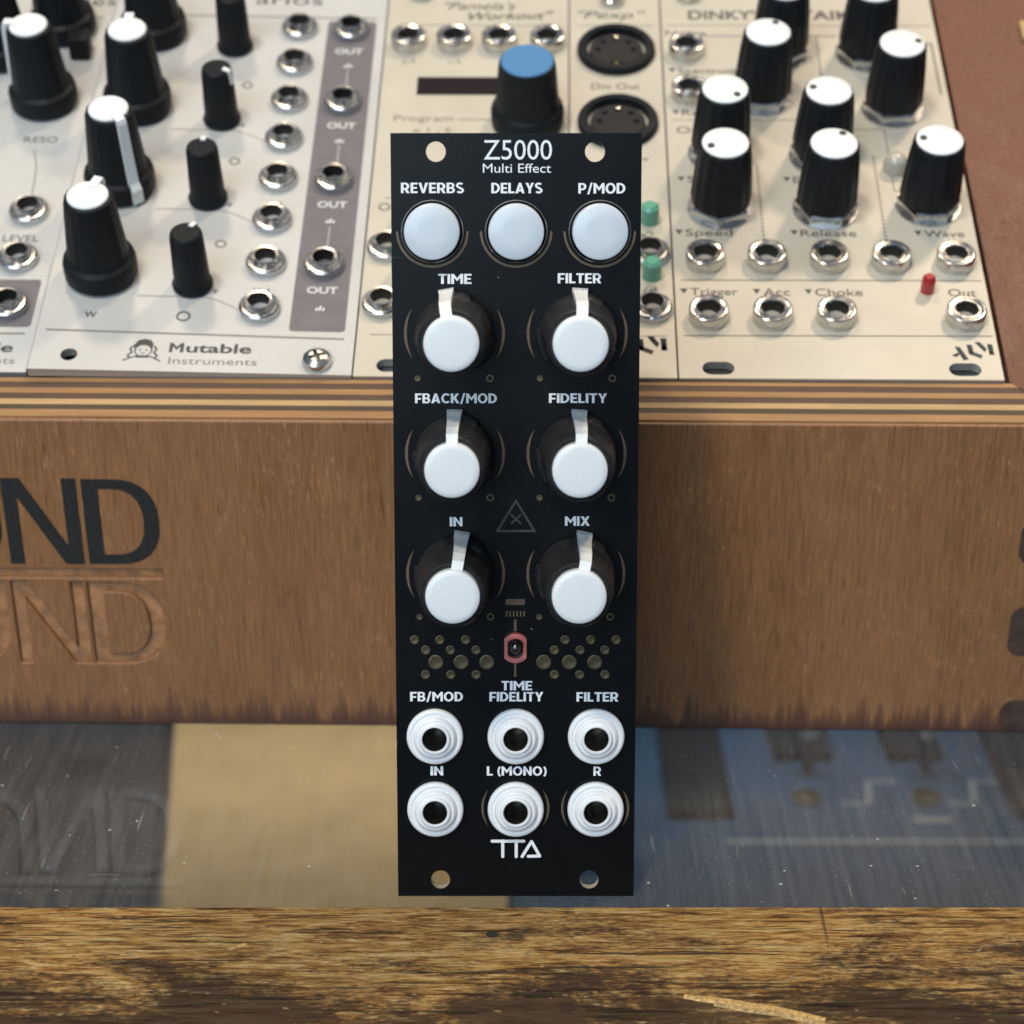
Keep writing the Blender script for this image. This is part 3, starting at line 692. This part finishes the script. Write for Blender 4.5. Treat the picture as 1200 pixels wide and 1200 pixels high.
# small printed emblem: a drawn head with hair and shoulders
E_ = (21.0, 5.3)
plate('emblem', [circ(E_[0], E_[1] + 0.3, 1.75, 24), circ(E_[0], E_[1] + 0.15, 1.45, 24)], -0.02, 0.03, 'grey_print', M1)
plate('emblem', [[(E_[0] + x, E_[1] + y) for x, y in ((-1.7, .6), (-1.9, 1.6), (-1.2, 2.9), (0, 3.3), (1.2, 2.9), (1.8, 1.9), (1.6, .7), (1.0, 1.7), (-.2, 1.9), (-1.2, 1.4))]], -0.02, 0.032, 'grey_print', M1)
for sx_ in (-1, 1):
    line([(E_[0] + sx_ * x, E_[1] + y) for x, y in ((1.9, 1.4), (2.5, .6), (2.1, -.4), (2.8, -1.2), (2.4, -1.8))], 0.42, 'grey_print', M1, 'emblem')
    line([(E_[0] + sx_ * x, E_[1] + y) for x, y in ((.9, -1.3), (1.8, -1.6), (3.2, -2.4), (3.6, -2.6))], 0.3, 'grey_print', M1, 'emblem')
    plate('emblem', [circ(E_[0] + sx_ * .6, E_[1] + .3, 0.2, 8)], -0.02, 0.033, 'grey_print', M1)
line([(E_[0] - 1.2, E_[1] - 1.5), (E_[0] + 1.2, E_[1] - 1.5)], 0.55, 'grey_print', M1, 'emblem')
line([(E_[0] - .4, E_[1] - .6), (E_[0] + .4, E_[1] - .6)], 0.2, 'grey_print', M1, 'emblem')

# ---- the module left of it, mostly out of the picture
M2 = module_frame('filter_module', -8 * HP - 0.1, 0.5)
tag(M2, 'pale grey rack module with LEVEL jack and small dark corner block', 'rack module')
W8 = 8 * HP - 0.35
q0 = 8 * HP     # local x = module-plane x + q0
plate('panel', [rect(0, W8, 0, 128.5), slot(7.2, 3, 1.6, 1.6), slot(33, 125.5, 1.6, 1.6)], -1.9, 0, 'paint_grey_white', M2, 'panel_edge')
plate('output_band', [rrect(q0 - 16, q0 - 1.6, 12.2, 25.6, 0.8)], -0.02, 0.035, 'purple_grey', M2)
for x, b_ in ((-7.5, 45.4), (-7.2, 31.2), (-6.8, 17.8), (-20, 45.4), (-20, 31.2)): place('jack_round', jack_round, M2, (q0 + x, b_, 0.03), random.random())
for b_, ang in ((81.5, 172), (107.5, 90)): place('knob_skirted', knob_skirted, M2, (q0 - 10.4, b_, 0), R(ang))
place('knob_skirted', knob_skirted, M2, (q0 - 22.3, 98, 0), R(60))
text('LEVEL', q0 - 7.9, 37.8, 7.2, 1.9, 'grey_print', M2, 0.0)
text('RESO', q0 - 9.2, 69.0, 7.0, 1.9, 'grey_print', M2, 0.0)
box('push_switch', -2.2, 2.2, -2.4, 2.4, 0, 5.5, 'knob_plastic', M2, 0.5, loc=(q0 - 5.2, 98.6, 0))
line([(q0 - 10, 65.5), (q0 - 8.6, 60), (q0 - 8.2, 55), (q0 - 8.0, 50)], 0.25, 'soft_print', M2)
bold_word('M', q0 - 18.0, 6.6, 2.7, 2.5, 'grey_print', M2); text('utable', q0 - 10.0, 6.6, 12.3, 2.5, 'grey_print', M2, 0.022)
text('Instruments', q0 - 11.2, 3.1, 16.6, 1.75, 'soft_print', M2)
line([(2, 10.4), (W8 - 2, 10.4)], 0.45, 'soft_print', M2)
line([(2, 112.2), (W8 - 2, 112.2)], 0.45, 'soft_print', M2)
text('Ripples', q0 - 10, 118.6, 19, 3.6, 'grey_print', M2)

# ---- cream module with the blue knob (8 units) and its narrow expander (4 units)
M3 = module_frame('clock_module', 12 * HP + 0.1)
tag(M3, 'cream rack module with blue topped knob and dark display window', 'rack module')
p = 12 * HP
plate('panel', [rect(0, W8, 0, 128.5), slot(7.2, 2.9, 3.0, 1.7), slot(33, 125.5, 1.9, 1.6), slot(33, 2.9, 1.9, 1.6)], -1.9, 0, 'paint_cream', M3, 'panel_edge')
for x in (66.1, 76.1, 86.0, 96.6): place('jack_smooth', jack_smooth, M3, (x - p, 103.4, 0), random.random())
for b_ in (35.5, 19.2): place('jack_round', jack_round, M3, (65.3 - p, b_, 0), random.random())
for b_ in (44.9, 28.4):
    for x in (68.6, 80): place(*led(None, 'led_green', 'green_lens', 1.95, 4.2), M3, (x - p, b_, 0))
plate('display_window', [rect(68.7 - p, 88.5 - p, 85.2, 91.4)], -0.03, 0.05, 'display_glass', M3)
o = lathe('knob', [(7.0, 0.4), (7.6, 0.9), (7.7, 3.6), (7.4, 4.6), (6.7, 5.2), (6.6, 6), (6.2, 11), (5.85, 15.2), (5.7, 15.8), (5.5, 15.9)], 'knob_plastic', M3, (92.6 - p, 75.5, 0), seg=64, rf=lambda a, k: 1 + (0.01 * math.cos(18 * a) if 4 <= k <= 7 else 0))
lathe('knob_cap', [(5.45, 15.7), (5.45, 16.1), (5.2, 16.3)], 'blue_cap', o, seg=48)
text('Program', 70.6 - p, 77.2, 12.6, 2.1, 'soft_print', M3)
line([(77.9 - p, 76.8), (85 - p, 76.8)], 0.3, 'soft_print', M3)
text('x 1 : 5', 72.5 - p, 73.2, 8, 1.6, 'soft_print', M3)
plate('printed_icon', [circ(64.0 - p, 48.4, 1.2, 20), circ(64.0 - p, 48.4, 0.9, 20)], -0.02, 0.03, 'grey_print', M3)
line([(64 - p, 51.2), (W8 - 2, 51.2)], 0.22, 'soft_print', M3)
line([(63.5 - p, 11.2), (W8 - 2, 11.2)], 0.22, 'soft_print', M3)
line([(63.5 - p, 110.3), (W8 - 2, 110.3)], 0.22, 'soft_print', M3)
text('"Pamela\'s', 81.5 - p, 117.6, 16, 2.8, 'grey_print', M3, 0.0, shear=0.35)
text('Workout"', 88.5 - p, 113.9, 19, 2.8, 'grey_print', M3, 0.01, shear=0.35, rotz=R(2))
text('Reset', 66.5 - p, 108.0, 7, 1.5, 'soft_print', M3)
for x, s_ in ((66.3, '3/4'), (76.5, '1/2'), (86.5, '2')): text(s_, x - p, 97.0, None, 1.7, 'soft_print', M3, rotz=R(8))
place('screw', screw_pan, M3, (7.3, 121.8, 0), 0.6)

M4 = module_frame('expander_module', 20 * HP + 0.05)
tag(M4, 'narrow cream rack module with two black round multi-pin sockets', 'rack module')
p = 20 * HP; W4 = 4 * HP - 0.35
# cut-out corner mark: slanted strokes through the panel
def cutmark(cx, cy, s):
    A = [[(-5.2, -1.5), (-4.1, -2.2), (-3.0, -1.2), (-3.4, -0.5)], [(-4.1, 1.8), (-2.7, 1.6), (-0.9, -3.1), (-2.3, -3.4)],
         [(-0.9, 2.5), (0.5, 2.5), (0.7, -0.2), (2.9, -1.4), (2.4, -2.7), (-0.6, -1.1)],
         [(1.3, 3.5), (2.8, 3.5), (4.3, 0.9), (3.6, -0.3), (2.7, 1.1)], [(4.5, 2.8), (5.9, 2.7), (6.0, -1.4), (4.7, -1.3)]]
    return [[(cx + x * s, cy + y * s) for x, y in a] for a in A]
plate('panel', [rect(0, W4, 0, 128.5), slot(10, 125.5, 1.9, 1.6)] + cutmark(115.0 - p, 8.4, 0.82), -1.9, 0, 'paint_cream', M4, 'panel_edge')
for b_ in (34.2, 18.3):
    for x in (117.3, 106.6): place('jack_round', jack_round, M4, (x - p, b_, 0), random.random())
for b_ in (44.6, 28.2):
    for x in (117.5, 106.6): place('led_green', None, M4, (x - p, b_, 0))
def din(parent):
    o = lathe('pin_socket', [(8.5, 0), (8.5, 1.2), (8.2, 1.7), (6.7, 1.9), (6.5, 1.7), (6.4, -0.9), (5.9, -1.0), (5.8, 0.6), (0.2, 0.6)], 'knob_plastic', None, seg=56)
    lathe('socket_face', [(5.7, 0.5), (5.6, 0.75), (0.2, 0.76)], 'din_grey', o, seg=40)
    for a in (0, 45, 90, 135, 180):
        lathe('pin_hole', [(0.75, 0.7), (0.75, 0.80), (0.4, 0.79)], 'gloss_black', o, (3.9 * math.cos(R(a)), 3.9 * math.sin(R(a)), 0), seg=14)
    box('key_notch', -1.2, 1.2, -6.2, -4.2, 0.5, 0.86, 'gloss_black', o)
    lathe('rivet', [(0.5, 0.7), (0.45, 1.0)], 'brass', o, (0, -5.6, 0.3), seg=10)
    lathe('centre_pin', [(0.5, 0.7), (0.45, 1.2), (0.2, 1.3)], 'chrome', o, (0, 3.9, 0.1), seg=10)
    return o
for b_ in (100.6, 75.5): place('din', din, M4, (111.7 - p, b_, 0))
text('Din Out', 111.4 - p, 88.4, 10.4, 2.0, 'grey_print', M4)
text('+', 117.2 - p, 63.8, 1.6, 1.6, 'grey_print', M4)
text('+', 104.8 - p, 63.8, 1.6, 1.6, 'grey_print', M4)
text('x2', 116.9 - p, 40.3, 3.0, 1.6, 'grey_print', M4)
text('/4', 117.2 - p, 24.2, 3.0, 1.6, 'grey_print', M4)
for b_ in (49.9, 11.2): line([(2, b_), (W4 - 1.5, b_)], 0.22, 'soft_print', M4)
line([(2, 110.3), (W4 - 1.5, 110.3)], 0.22, 'soft_print', M4)
text('"Pexp"', 111 - p, 114.4, 15, 2.6, 'grey_print', M4, 0.0, shear=0.3)
place('screw', screw_pan, M4, (111.2 - p, 119.6, 0), 0.2)

# ---- right cream module with fluted knobs (12 units)
M5 = module_frame('drum_module', 24 * HP + 0.05)
tag(M5, 'cream rack module with fluted black knobs and a red lamp', 'rack module')
p = 24 * HP
plate('panel', [rect(0, W12 - 0.3, 0, 128.5), slot(7.4, 2.7, 3.0, 1.7), slot(53.4, 2.7, 3.0, 1.7), slot(7.4, 125.5, 1.9, 1.55), slot(53.4, 125.5, 1.9, 1.55)] + cutmark(177.0 - p, 7.6, 0.72), -1.9, 0, 'paint_cream', M5, 'panel_edge')
for x in (128.0, 140.1, 152.3, 164.4, 177.0): place('jack_smooth', jack_smooth, M5, (x - p, 32.4, 0), random.random())
for x in (128.0, 140.2, 152.4, 177.0): place('jack_smooth', jack_smooth, M5, (x - p, 16.4, 0), random.random())
for b_ in (100.6, 85.4): place('jack_smooth', jack_smooth, M5, (127.0 - p, b_, 0), random.random())
lathe('clear_lamp', [(2.5, 0), (2.5, 1.6), (2.2, 2.8), (1.4, 3.6), (0.5, 3.9)], 'clear_lens', M5, (168.3 - p, 61.0, 0), seg=24)
for x, b_, ang in ((142.5, 84.6, 60), (132.6, 65.4, -45), (131.8, 48.2, 205), (153.4, 65.0, 170), (153.0, 48.2, 55), (169.8, 80.8, 5), (173.7, 49.4, 178), (147.2, 100.5, 40), (166.0, 100.0, 120)):
    place('knob_fluted', knob_fluted, M5, (x - p, b_, 0), R(ang))
place(*led(None, 'led_red', 'red_lens', 1.35, 3.9), M5, (170.7 - p, 24.3, 0))
def tri_text(s, x0, x1, b_):
    tw = x1 - x0
    if True:
        plate('arrow_mark', [[(x0 - p, b_ + 0.85), (x0 + 1.5 - p, b_ + 0.85), (x0 + 0.75 - p, b_ - 0.6)]], -0.02, 0.03, 'grey_print', M5)
    text(s, (x0 + 2.0 + x1) / 2 - p, b_, tw - 2.0, 2.0, 'grey_print', M5, 0.004)
for s_, xa, xb, b_ in (('Speed', 122.6, 134.0, 41.0), ('Release', 145.5, 158.6, 41.0), ('Wave', 170.1, 180.0, 41.0), ('Trigger', 122.9, 134.1, 23.7), ('Acc', 137.0, 144.2, 23.7), ('Choke', 147.0, 158.2, 23.7),
                       ('Spectrum', 123.0, 137.5, 94.0), ('Reset', 123.3, 133.5, 79.4), ('Start', 123.6, 133.0, 57.5), ('End', 145.2, 151.5, 57.5)):
    tri_text(s_, xa, xb, b_)
text('Out', 177.4 - p, 23.8, 5.4, 2.0, 'grey_print', M5, 0.004)
text('Noise', 127.2 - p, 107.6, 9.0, 2.0, 'grey_print', M5)
text('Osc', 127.0 - p, 73.6, 6.0, 2.2, 'grey_print', M5)
for ya, yb_ in ((27.0, 27.2), (11.4, 11.7)): line([(123.2 - p, ya), (181.6 - p, yb_)], 0.22, 'grey_print', M5)
for b_ in (110.6,): line([(123.2 - p, b_), (181.6 - p, b_)], 0.22, 'soft_print', M5)
line([(123.2 - p, 77.0), (160 - p, 77.0)], 0.22, 'soft_print', M5)
line([(131 - p, 106.6), (160 - p, 106.6)], 0.4, 'soft_print', M5)
line([(155.8 - p, 106.5), (155.8 - p, 88)], 0.3, 'soft_print', M5)
line([(160.5 - p, 74.0), (167.5 - p, 74.0)], 0.25, 'soft_print', M5); line([(167.5 - p, 74), (167.5 - p, 54)], 0.25, 'soft_print', M5); line([(167.5 - p, 54), (173 - p, 54)], 0.25, 'soft_print', M5)
line([(180.8 - p, 104), (180.8 - p, 86)], 0.5, 'soft_print', M5); line([(175 - p, 104), (180.8 - p, 104)], 0.5, 'soft_print', M5)
dotted(lambda t: (140.1 - p, 36.8 + 25 * t), 22, 0.24, 'grey_print', M5)
dotted(lambda t: (164.3 - p, 36.8 + 28 * t), 25, 0.24, 'grey_print', M5)
text("DINKY'S", 136.5 - p, 114.4, 17, 3.4, 'grey_print', M5, 0.02)
text('TAIKO', 160.5 - p, 114.4, 16, 3.4, 'grey_print', M5, 0.02)
place('screw', screw_pan, M5, (128.5 - p, 121.4, 0), 0.9)

# ------------------------------------------------------------------ the black module leaning in front
LEAN = 0.2015
Z5 = empty('effect_module', mat=Matrix.Rotation(math.pi / 2 - LEAN, 4, 'X'))
tag(Z5, 'black upright effect module with white knobs, buttons and jacks leaning on the case', 'effect module')
jx = (-13.65, -0.03, 13.5)
big = [(-10.05, 96.4), (9.95, 96.4), (-10.05, 76.6), (9.95, 76.6), (-10.05, 56.4), (9.95, 56.4)]
ph = [circ(x, y, 1.62) for x, y in ((-12.9, 125.55), (12.65, 125.55), (-12.9, 3.0), (12.5, 3.0))]
ph += [circ(x, 112.9, 4.9) for x in (-13.55, 0.0, 13.5)] + [circ(-0.1, 43.9, 1.5)]
ph += [circ(x, y, 2.4) for x in jx for y in (28.7, 15.9)]
plate('panel', [rect(-20.15, 20.15, 0, 128.5)] + ph, -1.6, 0, 'solder_mask', Z5, 'fr4_edge')
# big white-capped knobs
def knob_soft(parent):
    def fl(a, k):
        q = 0.0
        if 1 <= k <= 3: q = 0.05 * (1 if math.cos(3 * a + 0.6) > 0.25 else -0.35)
        if 4 <= k <= 6: q = 0.018 * (1 if math.cos(5 * a) > 0.2 else -1)
        return 1 + q
    o = lathe('knob', [(6.0, 0.5), (6.55, 0.9), (6.45, 3.4), (6.2, 4.6), (6.05, 5.0), (5.75, 10.5), (5.45, 15.3), (5.2, 16.2), (4.95, 16.45), (4.75, 16.2), (4.55, 16.2)], 'knob_rubber', None, seg=96, rf=fl, smooth=30)
    lathe('knob_cap', [(4.35, 15.8), (4.35, 17.4), (4.28, 17.75), (4.0, 17.98), (3.4, 18.05), (1.5, 18.1)], 'white_cap', o, seg=56)
    V = []; F = []
    prof = ((7.45, 0.7, 1.28), (7.40, 3.0, 1.24), (6.95, 5.6, 1.08), (6.55, 11.0, 0.98), (6.35, 13.6, 0.96), (5.6, 16.4, 0.92), (4.25, 17.0, 0.90))
    for r, z, hw in prof:
        V += [(r, -hw, z), (r, hw, z), (r - 1.3, -hw, z - 0.2), (r - 1.3, hw, z - 0.2)]
    for i in range(len(prof) - 1):
        k0 = 4 * i; F += [(k0, k0 + 1, k0 + 5, k0 + 4), (k0 + 2, k0, k0 + 4, k0 + 6), (k0 + 1, k0 + 3, k0 + 7, k0 + 5)]
    e = 4 * (len(prof) - 1); F += [(0, 2, 3, 1), (e, e + 1, e + 3, e + 2)]
    obj('pointer', V, F, 'white_cap', o)
    return o
for (x, y), ang in zip(big, (100, 87, 90, 87, 81, 79)):
    place('knob_soft', knob_soft, Z5, (x, y, 0), R(ang))
    for s_ in (0, 180):
        plate('copper_arc', [crescent(x, y, 8.0, s_ - 30, s_ + 30, 0.46)], -0.02, 0.025, 'copper_line', Z5)
    lathe('copper_dot', [(0.52, 0), (0.50, 0.04), (0.22, 0.03)], 'copper_pad', Z5, (x - 6.08, y - 7.35, 0), seg=18)
    plate('copper_ring', [circ(x + 5.78, y - 7.35, 0.62, 22), circ(x + 5.78, y - 7.35, 0.38, 22)], -0.02, 0.03, 'copper_pad', Z5)
def push(parent):
    o = lathe('push_button', [(4.5, -4), (4.5, 2.2), (4.42, 2.55), (4.15, 2.72), (2.0, 2.8)], 'white_button', None, seg=64)
    lathe('bezel', [(5.06, 0), (5.04, 0.35), (4.96, 0.42), (4.88, 0.35), (4.86, -1.5)], 'chrome', o, seg=64, cap=False)
    lathe('button_well', [(4.86, -1.2), (4.52, -1.4)], 'gloss_black', o, seg=48, cap=False)
    return o
for x in (-13.55, 0.0, 13.5):
    place('push', push, Z5, (x, 112.9, 0))
    plate('copper_arc', [[(x + r * math.cos(R(a)), 112.9 + r * math.sin(R(a))) for r, rng in ((5.86, range(180, 361, 6)), (5.50, range(360, 179, -6))) for a in rng]], -0.02, 0.025, 'copper_line', Z5)
def jack_white(parent):
    o = lathe('jack', [(4.55, 0), (4.76, 0.25), (4.76, 1.1), (4.55, 1.4), (4.15, 1.5), (3.95, 1.38), (3.82, 1.2), (3.70, 1.22), (3.62, 1.7), (3.45, 2.15), (3.1, 2.3), (2.88, 2.18), (2.78, 2.22), (2.62, 2.75), (2.4, 2.9), (2.15, 2.86), (2.03, 2.6)], 'white_nylon', None, seg=56, cap=False, smooth=50)
    lathe('jack_socket', [(2.04, 2.62), (1.98, 1.0), (1.9, -7), (0.1, -7)], 'dark_socket', o, seg=32)
    box('contact_spring', -0.7, 0.7, 0.9, 1.85, -6.5, -2.5, 'brass', o, 0.1)
    return o
for i, x in enumerate(jx):
    for y in (28.55, 15.75): place('jack_white', jack_white, Z5, (x, y, 0), R((0, 12, -8)[i]))
for x in (-0.1, 13.45):
    for s_ in (0, 180): plate('copper_arc', [crescent(x, 15.75, 5.6, s_ - 34, s_ + 34, 0.40)], -0.02, 0.025, 'copper_line', Z5)
# toggle switch in its pink bushing
bush = []
for i in range(48):
    a = 2 * math.pi * i / 48; bush.append((max(-1.9, min(1.9, 2.5 * math.cos(a))), 2.5 * math.sin(a)))
o = plate('toggle_switch', [bush, [(max(-1.25, min(1.25, 1.65 * math.cos(2 * math.pi * i / 32))), 1.65 * math.sin(2 * math.pi * i / 32)) for i in range(32)]], 0, 1.5, 'switch_pink', Z5, bevel=0.2, loc=(-0.08, 43.9, 0))
lathe('switch_well', [(1.9, 0.02), (1.9, 0.15), (0.1, 0.15)], 'gloss_black', o, seg=20)
lathe('lever', [(0.62, 0), (0.66, 4.0), (0.95, 5.4), (1.12, 6.4), (1.12, 6.9), (0.9, 7.5), (0.5, 7.85), (0.15, 7.95)], 'dark_chrome', o, seg=28, rot=(R(-13), 0, 0))
# copper artwork
xs_l = [(-17.0, 45.1), (-12.75, 45.1), (-8.45, 45.1), (-15.15, 43.35), (-11.0, 43.35), (-6.7, 43.35), (-15.2, 39.1), (-10.95, 39.1), (-6.7, 39.1)]
for s_ in (1, -1):
    for x, y in xs_l:
        lathe('copper_dot', [(0.76, 0), (0.76, 0.05), (0.66, 0.075), (0.52, 0.045), (0.2, 0.03)], 'copper_pad', Z5, (x if s_ > 0 else -x - 0.25, y, 0), seg=22)
    for x in (-13.45, -9.2, -4.9):
        lathe('copper_dot', [(1.24, 0), (1.24, 0.05), (1.12, 0.085), (0.92, 0.05), (0.2, 0.04)], 'copper_pad', Z5, (x if s_ > 0 else -x - 0.25, 41.25, 0), seg=28)
plate('copper_bar', [rect(-1.7, 1.45, 51.1, 52.1)], -0.02, 0.025, 'copper_line', Z5)
for i in range(6): plate('copper_tick', [rect(-1.68 + 0.58 * i, -1.43 + 0.58 * i, 49.1, 50.05)], -0.02, 0.025, 'copper_line', Z5)
plate('copper_bar', [rect(-0.32, 0.08, 46.6, 48.6)], -0.02, 0.025, 'copper_line', Z5)
plate('copper_bar', [rect(-0.34, 0.06, 38.75, 41.3)], -0.02, 0.025, 'copper_line', Z5)
plate('triangle_mark', [[(-3.45, 63.45), (3.4, 63.45), (-0.02, 69.1)], [(-2.75, 63.85), (2.7, 63.85), (-0.02, 68.35)]], -0.02, 0.02, 'dark_print', Z5)
line([(-0.85, 64.85), (0.82, 66.45)], 0.3, 'dark_print', Z5, 'cross_mark', 0, 0.02); line([(-0.85, 66.45), (0.82, 64.85)], 0.3, 'dark_print', Z5, 'cross_mark', 0, 0.024)
# printed words
WORDS = [('Z5000', 0.27, 125.85, 10.94, 3.05, 0.0), ('Multi Effect', 0.13, 122.95, 10.96, 1.42, 0.0),
    ('REVERBS', -13.47, 119.82, 10.14, 1.66, .03), ('DELAYS', 0.12, 119.8, 8.23, 1.66, .03), ('P/MOD', 13.78, 119.76, 7.56, 1.66, .03),
    ('TIME', -9.93, 105.25, 5.38, 1.62, .03), ('FILTER', 10.27, 105.35, 7.06, 1.62, .03), ('FBACK/MOD', -9.85, 85.77, 13.41, 1.60, .022), ('FIDELITY', 10.14, 85.8, 9.51, 1.58, .022),
    ('IN', -9.93, 65.22, 2.11, 1.55, .025), ('MIX', 10.14, 65.32, 4.10, 1.58, .03), ('FB/MOD', -13.36, 35.3, 8.89, 1.62, .032), ('TIME', 0.14, 37.2, 5.16, 1.60, .032),
    ('FIDELITY', 0.06, 35.28, 9.04, 1.62, .032), ('FILTER', 13.70, 35.25, 7.04, 1.62, .032), ('IN', -13.40, 22.31, 2.15, 1.6, .032), ('L (MONO)', 0.12, 22.29, 10.11, 1.6, .032), ('R', 13.77, 22.26, 1.31, 1.6, .032)]
for s_, x, y, wd, ht, bd in WORDS:
    if bd > 0.02: bold_word(s_, x, y, wd, ht, 'white_print', Z5)
    else: text(s_, x, y, wd, ht, 'white_print', Z5, bd)
# maker's mark of rounded strokes
def rstroke(pts, wd):
    out_ = []
    P = stroke(pts, wd); n = len(pts)
    return P
for k_, pts in enumerate(([(-4.05, 9.85), (-1.75, 9.85)], [(-2.25, 9.9), (-2.25, 7.1)], [(-1.45, 9.85), (1.35, 9.85)], [(0.05, 9.9), (0.05, 7.1)], [(1.05, 7.1), (2.65, 9.8), (4.05, 7.2), (2.1, 7.15)])):
    for i in range(len(pts) - 1):
        (xa, ya), (xb, yb_) = pts[i], pts[i + 1]; an = math.degrees(math.atan2(yb_ - ya, xb - xa)); r_ = 0.26
        P = [(xb + r_ * math.cos(R(an - 90 + 18 * j)), yb_ + r_ * math.sin(R(an - 90 + 18 * j))) for j in range(11)] + [(xa + r_ * math.cos(R(an + 90 + 18 * j)), ya + r_ * math.sin(R(an + 90 + 18 * j))) for j in range(11)]
        plate('maker_mark', [P], -0.02, 0.028 + 0.002 * k_ + 0.001 * i, 'white_print', Z5)
# electronics behind the panel; the ribbon connector rests on the case edge
box('circuit_board', -18.5, 18.5, 9, 119, -12.6, -11.0, 'board_green', Z5, 0.1)
box('circuit_board', -18.0, 18.0, 20, 112, -24.0, -22.4, 'board_green', Z5, 0.1)
for x in (-15, 15):
    for y in (24, 108): lathe('standoff', [(1.8, -22.4), (1.8, -12.6)], 'nickel', Z5, (x, y, 0), seg=6)
for x, y in big: box('pot_body', x - 4.9, x + 4.9, y - 5.5, y + 5.5, -11.0, -1.7, 'device_black', Z5, 0.3)
for x in jx:
    for y in (28.55, 15.75): box('jack_body', x - 4.4, x + 4.4, y - 4.9, y + 4.6, -11.0, -7.2, 'device_black', Z5, 0.3)
box('power_connector', -11, 11, 72.5, 81.5, -37.9, -24.0, 'device_black', Z5, 0.3)
